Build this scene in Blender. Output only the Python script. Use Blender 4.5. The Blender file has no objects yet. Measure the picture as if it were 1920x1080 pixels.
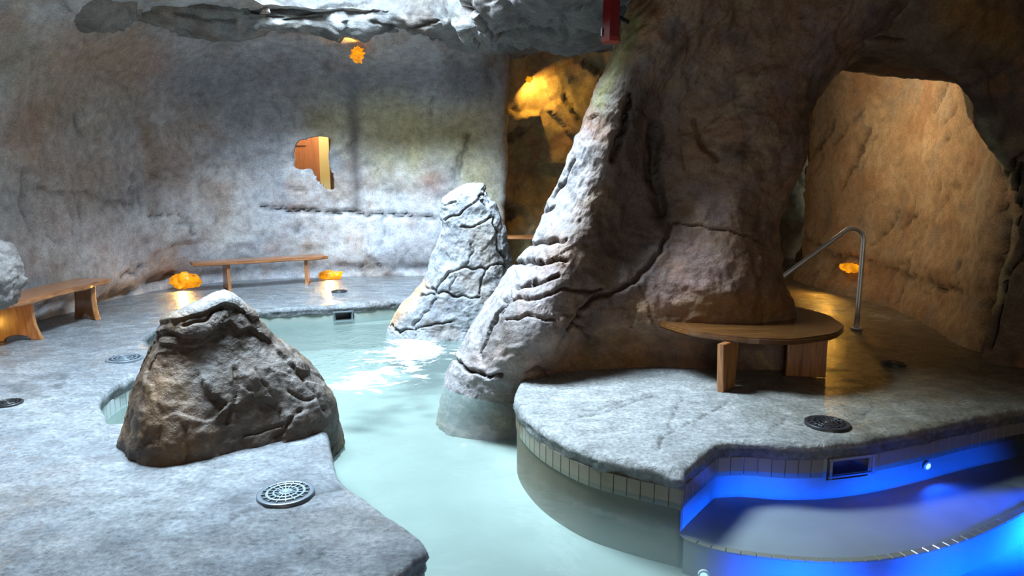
import bpy, math, random
import numpy as np
from mathutils import Vector, Matrix
from mathutils.geometry import delaunay_2d_cdt

random.seed(7)
RNG = np.random.RandomState(11)
C = bpy.context.scene.collection
SC = bpy.context.scene

# ------------------------------------------------------------------ camera
F = 1250.0; CAMZ = 1.6; PITCH = math.atan(195.0 / F)
cam_d = bpy.data.cameras.new('camera'); cam = bpy.data.objects.new('camera', cam_d); C.objects.link(cam)
cam_d.sensor_width = 36.0; cam_d.lens = F / 1920 * 36; cam_d.clip_start = .05; cam_d.clip_end = 200
cam.location = (0, 0, CAMZ); cam.rotation_euler = (math.pi / 2 - PITCH, 0, 0)
SC.camera = cam

# ------------------------------------------------------------------ view, world, main daylight
SC.view_settings.view_transform = 'Standard'; SC.view_settings.look = 'None'
SC.view_settings.exposure = 0.0; SC.view_settings.gamma = 1.0
SC.view_settings.use_curve_mapping = False
SC.cycles.use_denoising = True
SC.cycles.max_bounces = 10; SC.cycles.diffuse_bounces = 6; SC.cycles.glossy_bounces = 4
SC.cycles.transparent_max_bounces = 12
SC.cycles.sample_clamp_indirect = 6.0
SC.cycles.caustics_reflective = False; SC.cycles.caustics_refractive = False
W = bpy.data.worlds.new('sky'); SC.world = W; W.use_nodes = True
W.node_tree.nodes['Background'].inputs[0].default_value = (.75, .88, 1.0, 1)
W.node_tree.nodes['Background'].inputs[1].default_value = 0.8

def area_light(name, loc, rot, sx, sy, power, col, spread=180):
    d = bpy.data.lights.new(name, 'AREA'); d.shape = 'RECTANGLE'; d.size = sx; d.size_y = sy
    d.energy = power; d.color = col; d.spread = math.radians(spread)
    o = bpy.data.objects.new(name, d); C.objects.link(o); o.location = loc; o.rotation_euler = rot
    return o
# daylight falling in through the opening in the cave roof
area_light('skylight_daylight', (-2.6, 6.1, 6.3), (0, 0, 0), 3.0, 2.1, 3300, (.64, .83, 1.0), 180)
# added warm fill light, through an opening made up behind the viewer
area_light('warm_fill', (0.4, -4.15, 1.6), (math.radians(84), 0, 0), 3.0, 2.6, 56, (1.0, .8, .58), 160)

# ------------------------------------------------------------------ helpers
cT, sT = math.cos(PITCH), math.sin(PITCH)
def ray(px, py):
    x = (px - 960) / F; y = -(py - 540) / F
    return np.array([x, y * sT + cT, y * cT - sT])
def G(px, py, z=0.0):                       # a point on a level plane
    d = ray(px, py); t = (z - CAMZ) / d[2]
    return np.array([d[0] * t, d[1] * t, z])
def D(px, py, Y):                           # a point on an upright plane at distance Y
    d = ray(px, py); t = Y / d[1]
    return np.array([d[0] * t, Y, CAMZ + d[2] * t])
def proj(P):
    x = P[:, 0]; y = P[:, 1]; z = P[:, 2] - CAMZ
    f = y * cT - z * sT; u = y * sT + z * cT
    f = np.where(f < .05, .05, f)
    return np.stack([960 + F * x / f, 540 - F * u / f], 1)

_perm = np.concatenate([RNG.permutation(512)] * 3)
_grad = RNG.normal(size=(512, 3)); _grad /= np.linalg.norm(_grad, axis=1)[:, None]
def gnoise(P):
    Pi = np.floor(P).astype(int); f = P - Pi; u = f * f * f * (f * (f * 6 - 15) + 10)
    out = np.zeros(len(P))
    for dx in (0, 1):
        wx = u[:, 0] if dx else 1 - u[:, 0]
        for dy in (0, 1):
            wy = u[:, 1] if dy else 1 - u[:, 1]
            for dz in (0, 1):
                wz = u[:, 2] if dz else 1 - u[:, 2]
                h = _perm[_perm[_perm[(Pi[:, 0] + dx) & 511] + ((Pi[:, 1] + dy) & 511)] + ((Pi[:, 2] + dz) & 511)]
                g = _grad[h]
                out += wx * wy * wz * (g[:, 0] * (f[:, 0] - dx) + g[:, 1] * (f[:, 1] - dy) + g[:, 2] * (f[:, 2] - dz))
    return out * 1.5
def fbm(P, scale, octv=4, gain=.5, off=0.0):
    s = np.zeros(len(P)); a = 1.0; f = 1.0 / scale
    for i in range(octv):
        s += a * gnoise(P * f + off + 17.3 * i); a *= gain; f *= 2.03
    return s
def ridged(P, scale, octv=3, off=0.0):
    s = np.zeros(len(P)); a = 1.0; f = 1.0 / scale
    for i in range(octv):
        s += a * (1 - 2 * np.abs(gnoise(P * f + off + 9.1 * i))); a *= .5; f *= 2.1
    return s
def facets(P, size, slope=.35, step=.25, seed=1, aniso=(1, 1, 1)):
    """chiselled planes: each cell of a scattered set is a tilted flat"""
    r = np.random.RandomState(seed)
    Q = (P + .25 * size * np.stack([gnoise(P / size * 1.3 + 5), gnoise(P / size * 1.3 + 25), gnoise(P / size * 1.3 + 45)], 1)) * np.array(aniso)
    lo = Q.min(0); hi = Q.max(0); n = np.maximum(1, np.ceil((hi - lo) / size).astype(int))
    N = int(min(500, max(6, np.prod(n))))
    S = lo + r.rand(N, 3) * (hi - lo); g = r.normal(size=(N, 3)) * slope; b = r.normal(size=N) * step * size
    out = np.zeros(len(P))
    for i in range(0, len(P), 20000):
        q = Q[i:i + 20000]
        d = ((q[:, None, :] - S[None]) ** 2).sum(2); k = d.argmin(1)
        out[i:i + 20000] = ((q - S[k]) * g[k]).sum(1) + b[k]
    return out

def catmull(P, n, closed=False):
    P = np.asarray(P, float); m = len(P)
    if closed: t = np.arange(n) * m / n
    else: t = np.linspace(0, m - 1 - 1e-9, n)
    i = np.floor(t).astype(int); f = (t - i).reshape((-1,) + (1,) * (P.ndim - 1))
    if closed: a, b, c, d = P[(i - 1) % m], P[i % m], P[(i + 1) % m], P[(i + 2) % m]
    else:
        a, b, c, d = P[np.maximum(i - 1, 0)], P[i], P[np.minimum(i + 1, m - 1)], P[np.minimum(i + 2, m - 1)]
    return .5 * ((2 * b) + (c - a) * f + (2 * a - 5 * b + 4 * c - d) * f ** 2 + (-a + 3 * b - 3 * c + d) * f ** 3)

def seg_dist(Q, poly):
    """distance from points to an open polyline (any dimension)"""
    poly = np.asarray(poly, float); best = np.full(len(Q), 1e9)
    for a, b in zip(poly[:-1], poly[1:]):
        ab = b - a; t = np.clip(((Q - a) @ ab) / (ab @ ab + 1e-12), 0, 1)
        best = np.minimum(best, np.linalg.norm(Q - (a + t[:, None] * ab), axis=1))
    return best
def inside(Q, poly):
    poly = np.asarray(poly, float); n = len(poly); r = np.zeros(len(Q), bool); j = n - 1
    for i in range(n):
        xi, yi = poly[i]; xj, yj = poly[j]
        cnd = ((yi > Q[:, 1]) != (yj > Q[:, 1])) & (Q[:, 0] < (xj - xi) * (Q[:, 1] - yi) / (yj - yi + 1e-12) + xi)
        r ^= cnd; j = i
    return r
def smooth(x, a, b):
    t = np.clip((x - a) / (b - a + 1e-12), 0, 1); return t * t * (3 - 2 * t)
def mixc(A, B, t):
    A = np.asarray(A, float); B = np.asarray(B, float)
    return A * (1 - t[:, None]) + B * t[:, None]

def mesh_obj(name, V, Fc, mat, parent=None, col=None, smooth_=True):
    me = bpy.data.meshes.new(name)
    V = np.asarray(V, float)
    me.from_pydata([tuple(v) for v in V], [], [tuple(int(k) for k in f) for f in Fc])
    if smooth_: me.polygons.foreach_set('use_smooth', [True] * len(me.polygons))
    if col is not None:
        a = me.color_attributes.new('Col', 'FLOAT_COLOR', 'POINT')
        c4 = np.ones((len(V), 4)); c4[:, :3] = np.clip(col, 0, 1)
        a.data.foreach_set('color', c4.ravel())
    me.update()
    o = bpy.data.objects.new(name, me); C.objects.link(o)
    if mat: me.materials.append(mat)
    if parent: o.parent = parent
    return o
def tag(o, label=None, cat=None, group=None, kind=None):
    if label: o['label'] = label
    if cat: o['category'] = cat
    if group: o['group'] = group
    if kind: o['kind'] = kind
    return o
def thing(name, label, cat, loc=(0, 0, 0), rz=0, group=None):
    o = bpy.data.objects.new(name, None); C.objects.link(o); o.location = loc; o.rotation_euler = (0, 0, rz)
    o.empty_display_size = .1
    return tag(o, label, cat, group)
def grid_faces(nv, nu, closed=False, flip=False):
    i = np.arange(nv - 1)[:, None]; j = np.arange(nu if closed else nu - 1)[None, :]
    a = i * nu + j; b = i * nu + (j + 1) % nu; c = b + nu; d = a + nu
    f = np.stack([a, b, c, d] if not flip else [a, d, c, b], -1).reshape(-1, 4)
    return f
def grid_normals(V, nv, nu, closed=False):
    A = V.reshape(nv, nu, 3)
    if closed: du = np.roll(A, -1, 1) - np.roll(A, 1, 1)
    else: du = np.gradient(A, axis=1)
    dv = np.gradient(A, axis=0)
    n = np.cross(du, dv); n /= (np.linalg.norm(n, axis=2)[..., None] + 1e-9)
    return n.reshape(-1, 3)

def carve(V, N, lines, jitter=2.0):
    """cut grooves into a surface; each line = (points as seen in the photo, half width px, depth m)"""
    Q = proj(V)
    Q = Q + jitter * np.stack([gnoise(V * 9), gnoise(V * 9 + 50)], 1) * 3
    d = np.zeros(len(V))
    for pts, w, dep in lines:
        pts = np.asarray(pts, float); lo = pts.min(0) - 4 * w; hi = pts.max(0) + 4 * w
        k = np.where(((Q > lo) & (Q < hi)).all(1))[0]
        if len(k): d[k] = np.maximum(d[k], dep * np.exp(-(seg_dist(Q[k], pts) / w) ** 2))
    return V - N * d[:, None], d

# ------------------------------------------------------------------ materials
def nodes(name):
    m = bpy.data.materials.new(name); m.use_nodes = True; t = m.node_tree
    b = t.nodes['Principled BSDF']; return m, t, b
def N_(t, kind, **kw):
    n = t.nodes.new(kind)
    for k, v in kw.items():
        if k.startswith('i_'):
            key = k[2:]; key = int(key) if key.isdigit() else key.replace('_', ' ')
            n.inputs[key].default_value = v
        else: setattr(n, k, v)
    return n
def L_(t, a, b): t.links.new(a, b)

def rock_mat(name, rough=.72, bump=.35, speck=.55, fine=55.0, spec=.35, rvar=.0, base=None, bdist=.02, streak=False):
    m, t, b = nodes(name)
    tc = N_(t, 'ShaderNodeTexCoord')
    ca = N_(t, 'ShaderNodeVertexColor', layer_name='Col')
    n1 = N_(t, 'ShaderNodeTexNoise', i_Scale=fine, i_Detail=5.0, i_Roughness=.65)
    n2 = N_(t, 'ShaderNodeTexNoise', i_Scale=fine * .16, i_Detail=6.0, i_Roughness=.6)
    L_(t, tc.outputs['Object'], n1.inputs['Vector']); L_(t, tc.outputs['Object'], n2.inputs['Vector'])
    r1 = N_(t, 'ShaderNodeMapRange'); r1.inputs[1].default_value = .3; r1.inputs[2].default_value = .7
    r1.inputs[3].default_value = 1 - speck * .6; r1.inputs[4].default_value = 1 + speck * .45
    L_(t, n1.outputs['Fac'], r1.inputs[0])
    r2 = N_(t, 'ShaderNodeMapRange'); r2.inputs[1].default_value = .3; r2.inputs[2].default_value = .7
    r2.inputs[3].default_value = .72; r2.inputs[4].default_value = 1.25
    L_(t, n2.outputs['Fac'], r2.inputs[0])
    mu = N_(t, 'ShaderNodeMath', operation='MULTIPLY'); L_(t, r1.outputs[0], mu.inputs[0]); L_(t, r2.outputs[0], mu.inputs[1])
    vm = N_(t, 'ShaderNodeVectorMath', operation='SCALE')
    L_(t, ca.outputs['Color'], vm.inputs[0]); L_(t, mu.outputs[0], vm.inputs['Scale'])
    L_(t, vm.outputs[0], b.inputs['Base Color'])
    b.inputs['Roughness'].default_value = rough; b.inputs['Specular IOR Level'].default_value = spec
    if rvar:
        r3 = N_(t, 'ShaderNodeMapRange'); r3.inputs[1].default_value = .35; r3.inputs[2].default_value = .65
        r3.inputs[3].default_value = rough - rvar; r3.inputs[4].default_value = rough + rvar
        L_(t, n2.outputs['Fac'], r3.inputs[0]); L_(t, r3.outputs[0], b.inputs['Roughness'])
    ad = N_(t, 'ShaderNodeMath', operation='MULTIPLY_ADD'); ad.inputs[1].default_value = .45
    L_(t, n1.outputs['Fac'], ad.inputs[0]); L_(t, n2.outputs['Fac'], ad.inputs[2])
    bp = N_(t, 'ShaderNodeBump', i_Strength=bump, i_Distance=bdist); L_(t, ad.outputs[0], bp.inputs['Height'])
    if streak:      # trowelled ridges of the stamped concrete
        mp = N_(t, 'ShaderNodeMapping'); mp.inputs['Rotation'].default_value = (0, 0, -.6); mp.inputs['Scale'].default_value = (1.0, 1.9, 1.0)
        L_(t, tc.outputs['Object'], mp.inputs[0])
        n3 = N_(t, 'ShaderNodeTexNoise', i_Scale=4.6, i_Detail=9.0, i_Roughness=.74, i_Distortion=.4); L_(t, mp.outputs[0], n3.inputs['Vector'])
        bp2 = N_(t, 'ShaderNodeBump', i_Strength=.7, i_Distance=.05); L_(t, n3.outputs['Fac'], bp2.inputs['Height']); L_(t, bp.outputs[0], bp2.inputs['Normal'])
        L_(t, bp2.outputs[0], b.inputs['Normal'])
        r4 = N_(t, 'ShaderNodeMapRange'); r4.inputs[1].default_value = .32; r4.inputs[2].default_value = .68; r4.inputs[3].default_value = .68; r4.inputs[4].default_value = 1.25
        L_(t, n3.outputs['Fac'], r4.inputs[0])
        m4 = N_(t, 'ShaderNodeMath', operation='MULTIPLY'); L_(t, mu.outputs[0], m4.inputs[0]); L_(t, r4.outputs[0], m4.inputs[1]); L_(t, m4.outputs[0], vm.inputs['Scale'])
    else:
        L_(t, bp.outputs[0], b.inputs['Normal'])
    return m
M_ROCK = rock_mat('cave_rock', .78, .5, .55, 55, .3, bdist=.03)
M_WET = rock_mat('wet_rock', .62, .6, .5, 45, .5, .12, bdist=.03)
M_FLOOR = rock_mat('wet_deck', .23, 1.0, .75, 34, .7, .0, bdist=.026, streak=True)

def flat_mat(name, col, rough=.5, metal=0.0, spec=.5, bump=0, bscale=40, var=0.0):
    m, t, b = nodes(name)
    b.inputs['Base Color'].default_value = (*col, 1); b.inputs['Roughness'].default_value = rough
    b.inputs['Metallic'].default_value = metal; b.inputs['Specular IOR Level'].default_value = spec
    tc = N_(t, 'ShaderNodeTexCoord'); n = N_(t, 'ShaderNodeTexNoise', i_Scale=bscale, i_Detail=4.0)
    L_(t, tc.outputs['Object'], n.inputs['Vector'])
    if var:
        mx = N_(t, 'ShaderNodeMix', data_type='RGBA'); mx.inputs['A'].default_value = (*[c * (1 - var) for c in col], 1)
        mx.inputs['B'].default_value = (*[min(1, c * (1 + var)) for c in col], 1)
        L_(t, n.outputs['Fac'], mx.inputs['Factor']); L_(t, mx.outputs['Result'], b.inputs['Base Color'])
    if bump:
        bp = N_(t, 'ShaderNodeBump', i_Strength=bump, i_Distance=.01); L_(t, n.outputs['Fac'], bp.inputs['Height'])
        L_(t, bp.outputs[0], b.inputs['Normal'])
    return m
def wood_mat(name, c1, c2, rough=.28, axis=0, scale=2.2):
    m, t, b = nodes(name)
    tc = N_(t, 'ShaderNodeTexCoord'); mp = N_(t, 'ShaderNodeMapping')
    s = [14.0, 14.0, 14.0]; s[axis] = 1.1; mp.inputs['Scale'].default_value = s
    L_(t, tc.outputs['Object'], mp.inputs['Vector'])
    n = N_(t, 'ShaderNodeTexNoise', i_Scale=scale, i_Detail=7.0, i_Roughness=.62, i_Distortion=.6)
    L_(t, mp.outputs[0], n.inputs['Vector'])
    cr = N_(t, 'ShaderNodeValToRGB'); cr.color_ramp.elements[0].position = .32; cr.color_ramp.elements[1].position = .68
    cr.color_ramp.elements[0].color = (*c1, 1); cr.color_ramp.elements[1].color = (*c2, 1)
    L_(t, n.outputs['Fac'], cr.inputs[0]); L_(t, cr.outputs[0], b.inputs['Base Color'])
    b.inputs['Roughness'].default_value = rough
    b.inputs['Coat Weight'].default_value = .3; b.inputs['Coat Roughness'].default_value = .15
    bp = N_(t, 'ShaderNodeBump', i_Strength=.15, i_Distance=.004); L_(t, n.outputs['Fac'], bp.inputs['Height'])
    L_(t, bp.outputs[0], b.inputs['Normal'])
    return m
M_WOODX = wood_mat('varnished_wood_long', (.16, .055, .018), (.42, .17, .06), axis=0)
M_WOODY = wood_mat('varnished_wood_deep', (.16, .055, .018), (.42, .17, .06), axis=1)
M_WOODZ = wood_mat('varnished_wood_upright', (.19, .07, .02), (.46, .2, .07), axis=2)
M_WOODD = wood_mat('dark_varnished_wood', (.07, .027, .008), (.17, .07, .02), axis=0, rough=.22)
M_STEEL = flat_mat('brushed_steel', (.8, .79, .76), .45, .85)
M_DRAIN = flat_mat('drain_plastic', (.10, .12, .14), .35, var=.3)
M_DRAIND = flat_mat('dark_drain_plastic', (.018, .018, .02), .4, var=.3)
M_DRAINL = flat_mat('pale_drain_plastic', (.2, .25, .28), .35, var=.2)
M_HOLE = flat_mat('drain_shaft', (.01, .01, .012), .8)
M_TILE = flat_mat('glazed_tile', (.21, .18, .125), .18, var=.1, bscale=6)
M_TILEB = flat_mat('pale_glazed_tile', (.5, .55, .56), .18, var=.08, bscale=6)
M_GROUT = flat_mat('grout', (.16, .15, .13), .8, var=.2)
M_PLASTER = flat_mat('pool_plaster', (.25, .285, .255), .6, var=.2, bscale=3, bump=.2)
M_LEDGE = flat_mat('ledge_plaster', (.2, .2, .2), .6, var=.2, bscale=3, bump=.2)
M_BROWNWALL = flat_mat('brown_pool_wall', (.13, .095, .055), .6, var=.35, bscale=4, bump=.2)  # brown plaster for the wall under the curved deck edge
M_PLAST = flat_mat('white_plastic', (.7, .72, .72), .35)
M_RED = flat_mat('red_lacquer', (.20, .008, .008), .3, var=.15)
M_REDL = flat_mat('red_trim', (.30, .03, .022), .35, var=.15)
M_PANEL = wood_mat('panel_wood', (.34, .115, .035), (.47, .18, .06), axis=2, rough=.45)
M_STILE = wood_mat('stile_wood', (.42, .15, .045), (.52, .2, .07), axis=2, rough=.45)
M_CREAM = flat_mat('cream_paint', (.72, .55, .22), .5, var=.05)
M_JAMB = flat_mat('brown_paint', (.14, .055, .02), .5)
M_WHITE = flat_mat('white_paint', (.8, .78, .72), .6)

def emit_mat(name, col, strength, tex=True):
    m, t, b = nodes(name)
    b.inputs['Base Color'].default_value = (*[c * .5 for c in col], 1); b.inputs['Roughness'].default_value = .4
    b.inputs['Emission Color'].default_value = (*col, 1); b.inputs['Emission Strength'].default_value = strength
    if tex:
        tc = N_(t, 'ShaderNodeTexCoord'); n = N_(t, 'ShaderNodeTexNoise', i_Scale=9.0, i_Detail=4.0)
        L_(t, tc.outputs['Object'], n.inputs['Vector'])
        r = N_(t, 'ShaderNodeMapRange'); r.inputs[1].default_value = .35; r.inputs[2].default_value = .7
        r.inputs[3].default_value = strength * .35; r.inputs[4].default_value = strength * 1.3
        L_(t, n.outputs['Fac'], r.inputs[0]); L_(t, r.outputs[0], b.inputs['Emission Strength'])
    return m
M_AMBER = emit_mat('amber_glow', (1.0, .36, .008), 1.0)
M_POOLLENS = emit_mat('pool_light_lens', (.45, .75, 1.0), 1.6, False)

def water_mat():
    m = bpy.data.materials.new('pool_water'); m.use_nodes = True; t = m.node_tree; t.nodes.clear()
    out = N_(t, 'ShaderNodeOutputMaterial'); tc = N_(t, 'ShaderNodeTexCoord')
    ca = N_(t, 'ShaderNodeVertexColor', layer_name='Col')       # r: milkiness, g: foam cover, b: chop
    sp = N_(t, 'ShaderNodeSeparateColor'); L_(t, ca.outputs['Color'], sp.inputs[0])
    n1 = N_(t, 'ShaderNodeTexNoise', i_Scale=3.2, i_Detail=3.0); n2 = N_(t, 'ShaderNodeTexNoise', i_Scale=16.0, i_Detail=4.0)
    for n in (n1, n2): L_(t, tc.outputs['Object'], n.inputs['Vector'])
    ch = N_(t, 'ShaderNodeMath', operation='MULTIPLY'); L_(t, n2.outputs['Fac'], ch.inputs[0]); L_(t, sp.outputs[2], ch.inputs[1])
    hs = N_(t, 'ShaderNodeMath', operation='MULTIPLY_ADD'); hs.inputs[1].default_value = .55
    L_(t, n1.outputs['Fac'], hs.inputs[0]); L_(t, ch.outputs[0], hs.inputs[2])
    bp = N_(t, 'ShaderNodeBump', i_Strength=.55, i_Distance=.04); L_(t, hs.outputs[0], bp.inputs['Height'])
    gl = N_(t, 'ShaderNodeBsdfGlossy', i_Roughness=.03); L_(t, bp.outputs[0], gl.inputs['Normal'])
    fr = N_(t, 'ShaderNodeFresnel', i_IOR=1.33); L_(t, bp.outputs[0], fr.inputs['Normal'])
    tr = N_(t, 'ShaderNodeBsdfTransparent'); tr.inputs[0].default_value = (.9, .95, .93, 1)
    df = N_(t, 'ShaderNodeBsdfDiffuse'); df.inputs[0].default_value = (.20, .265, .24, 1)
    m1 = N_(t, 'ShaderNodeMixShader'); L_(t, sp.outputs[0], m1.inputs[0]); L_(t, tr.outputs[0], m1.inputs[1]); L_(t, df.outputs[0], m1.inputs[2])
    m2 = N_(t, 'ShaderNodeMixShader'); L_(t, fr.outputs[0], m2.inputs[0]); L_(t, m1.outputs[0], m2.inputs[1]); L_(t, gl.outputs[0], m2.inputs[2])
    # foam: broken white streaks where the chop is strong
    mp = N_(t, 'ShaderNodeMapping'); mp.inputs['Scale'].default_value = (1.0, 1.9, 1.0); L_(t, tc.outputs['Object'], mp.inputs[0])
    nf = N_(t, 'ShaderNodeTexNoise', i_Scale=2.6, i_Detail=9.0, i_Roughness=.68, i_Distortion=1.4); L_(t, mp.outputs[0], nf.inputs['Vector'])
    th = N_(t, 'ShaderNodeMath', operation='ADD'); L_(t, nf.outputs['Fac'], th.inputs[0]); L_(t, sp.outputs[1], th.inputs[1])
    rr = N_(t, 'ShaderNodeMapRange'); rr.inputs[1].default_value = .98; rr.inputs[2].default_value = 1.1; L_(t, th.outputs[0], rr.inputs[0])
    fo = N_(t, 'ShaderNodeBsdfDiffuse'); fo.inputs[0].default_value = (.62, .65, .66, 1)
    m3 = N_(t, 'ShaderNodeMixShader'); L_(t, rr.outputs[0], m3.inputs[0]); L_(t, m2.outputs[0], m3.inputs[1]); L_(t, fo.outputs[0], m3.inputs[2])
    L_(t, m3.outputs[0], out.inputs['Surface'])
    return m
M_WATER = water_mat()

# ------------------------------------------------------------------ rock colours (linear albedo)
GREY = (.30, .285, .28); PALE = (.45, .44, .43); BROWN = (.19, .115, .07); DARK = (.055, .042, .036)
RUST = (.27, .12, .05); OCHRE = (.36, .28, .13); OLIVE = (.25, .23, .11); TAN = (.34, .22, .115); PLUM = (.22, .16, .16)
def paint(V, base, layers, seed=0.0):
    col = np.tile(np.asarray(base, float), (len(V), 1))
    for k, (c, sc, lo, hi, amt) in enumerate(layers):
        col = mixc(col, c, amt * smooth(fbm(V, sc, 4, .55, seed + 31.7 * k), lo, hi))
    return col
def tint(col, V, c, spots, jit=14):
    """rock stains, and light or shade put into the colour: spots = (polyline as seen in the photo, width px, amount)"""
    Q = proj(V) + jit * np.stack([fbm(V, .5, 3), fbm(V, .5, 3, .5, 40.)], 1)
    for pts, w, amt in spots:
        pts = np.asarray(pts, float)
        if len(pts) == 1: pts = np.vstack([pts, pts + .01])
        col = mixc(col, c, amt * np.exp(-(seg_dist(Q, pts) / w) ** 2))
    return col

# ================================================================== POOL OUTLINE
def g2(px, py): p = G(px, py); return (p[0], p[1])
edge_right = [g2(*p) for p in [(1960, 757), (1920, 765), (1830, 782), (1740, 802), (1650, 819), (1560, 829), (1480, 831), (1400, 826), (1350, 828)]]
edge_nose = [g2(*p) for p in [(1350, 828), (1330, 843), (1300, 868), (1283, 884)]]
edge_curve = [g2(*p) for p in [(1283, 884), (1240, 876), (1170, 861), (1090, 839), (1015, 802), (974, 765), (964, 737), (976, 712)]]
edge_far = [(.30, 6.1), (.55, 7.2), (.75, 8.3), (.2, 8.85)] + [g2(*p) for p in [(860, 553), (760, 561), (690, 568), (620, 573), (540, 577), (470, 582), (400, 589), (345, 599), (302, 612), (272, 630)]]
edge_nook = [g2(*p) for p in [(290, 655), (322, 672), (300, 686), (245, 706), (205, 728), (188, 750), (196, 772), (222, 792)]] + [(-2.35, 4.62), (-1.9, 4.78), (-1.5, 4.85)] + \
            [g2(*p) for p in [(585, 762), (612, 800), (622, 840), (632, 882), (650, 905), (700, 941), (765, 988), (800, 1016), (803, 1030), (786, 1042), (735, 1078)]] + \
            [(-.95, 2.3), (-1.5, 1.6), (-1.6, .7), (-.2, .35), (2.2, .4), (4.2, .8), (4.9, 2.0), (5.0, 3.6), (4.75, 4.4)]
def dens(pts, step, closed=False):
    P = catmull(np.array(pts), 40 * len(pts))
    s = np.r_[0, np.cumsum(np.linalg.norm(np.diff(P, axis=0), axis=1))]
    n = max(2, int(round(s[-1] / step)) + 1); u = np.linspace(0, s[-1], n)
    return np.stack([np.interp(u, s, P[:, 0]), np.interp(u, s, P[:, 1])], 1)
ST = .035
P1, P2, P3, P4, P5 = dens(edge_right, ST), dens(edge_nose, ST), dens(edge_curve, ST), dens(edge_far, ST * 1.4), dens(edge_nook, ST)
POOL = np.vstack([P1[:-1], P2[:-1], P3, P4, P5])          # closed loop
keep = [0]
for i in range(1, len(POOL)):
    if np.linalg.norm(POOL[i] - POOL[keep[-1]]) > .012: keep.append(i)
POOL = POOL[keep]; NP_ = len(POOL)
if np.linalg.norm(POOL[0] - POOL[-1]) < .012: POOL = POOL[:-1]; NP_ -= 1
def loop_normals(P):
    t = np.roll(P, -1, 0) - np.roll(P, 1, 0); t /= np.linalg.norm(t, axis=1)[:, None] + 1e-9
    return np.stack([t[:, 1], -t[:, 0]], 1), t
area = .5 * np.sum(POOL[:, 0] * np.roll(POOL[:, 1], -1) - np.roll(POOL[:, 0], -1) * POOL[:, 1])
PN, PT = loop_normals(POOL)
if area < 0: PN = -PN                                        # PN points out of the pool, into the deck
def pool_dist(Q):
    best = np.full(len(Q), 1e9)
    A = POOL; B = np.roll(POOL, -1, 0); AB = B - A; L2 = (AB ** 2).sum(1) + 1e-12
    for i in range(0, len(Q), 4000):
        q = Q[i:i + 4000]; d = q[:, None, :] - A[None]
        t = np.clip((d * AB).sum(2) / L2, 0, 1); e = d - t[..., None] * AB
        best[i:i + 4000] = np.sqrt((e ** 2).sum(2).min(1))
    return best
WATER_Z = -.205; TILE_TOP = -.118; FLOOR_Z = -.6; LEDGE_Z = -.39

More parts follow.
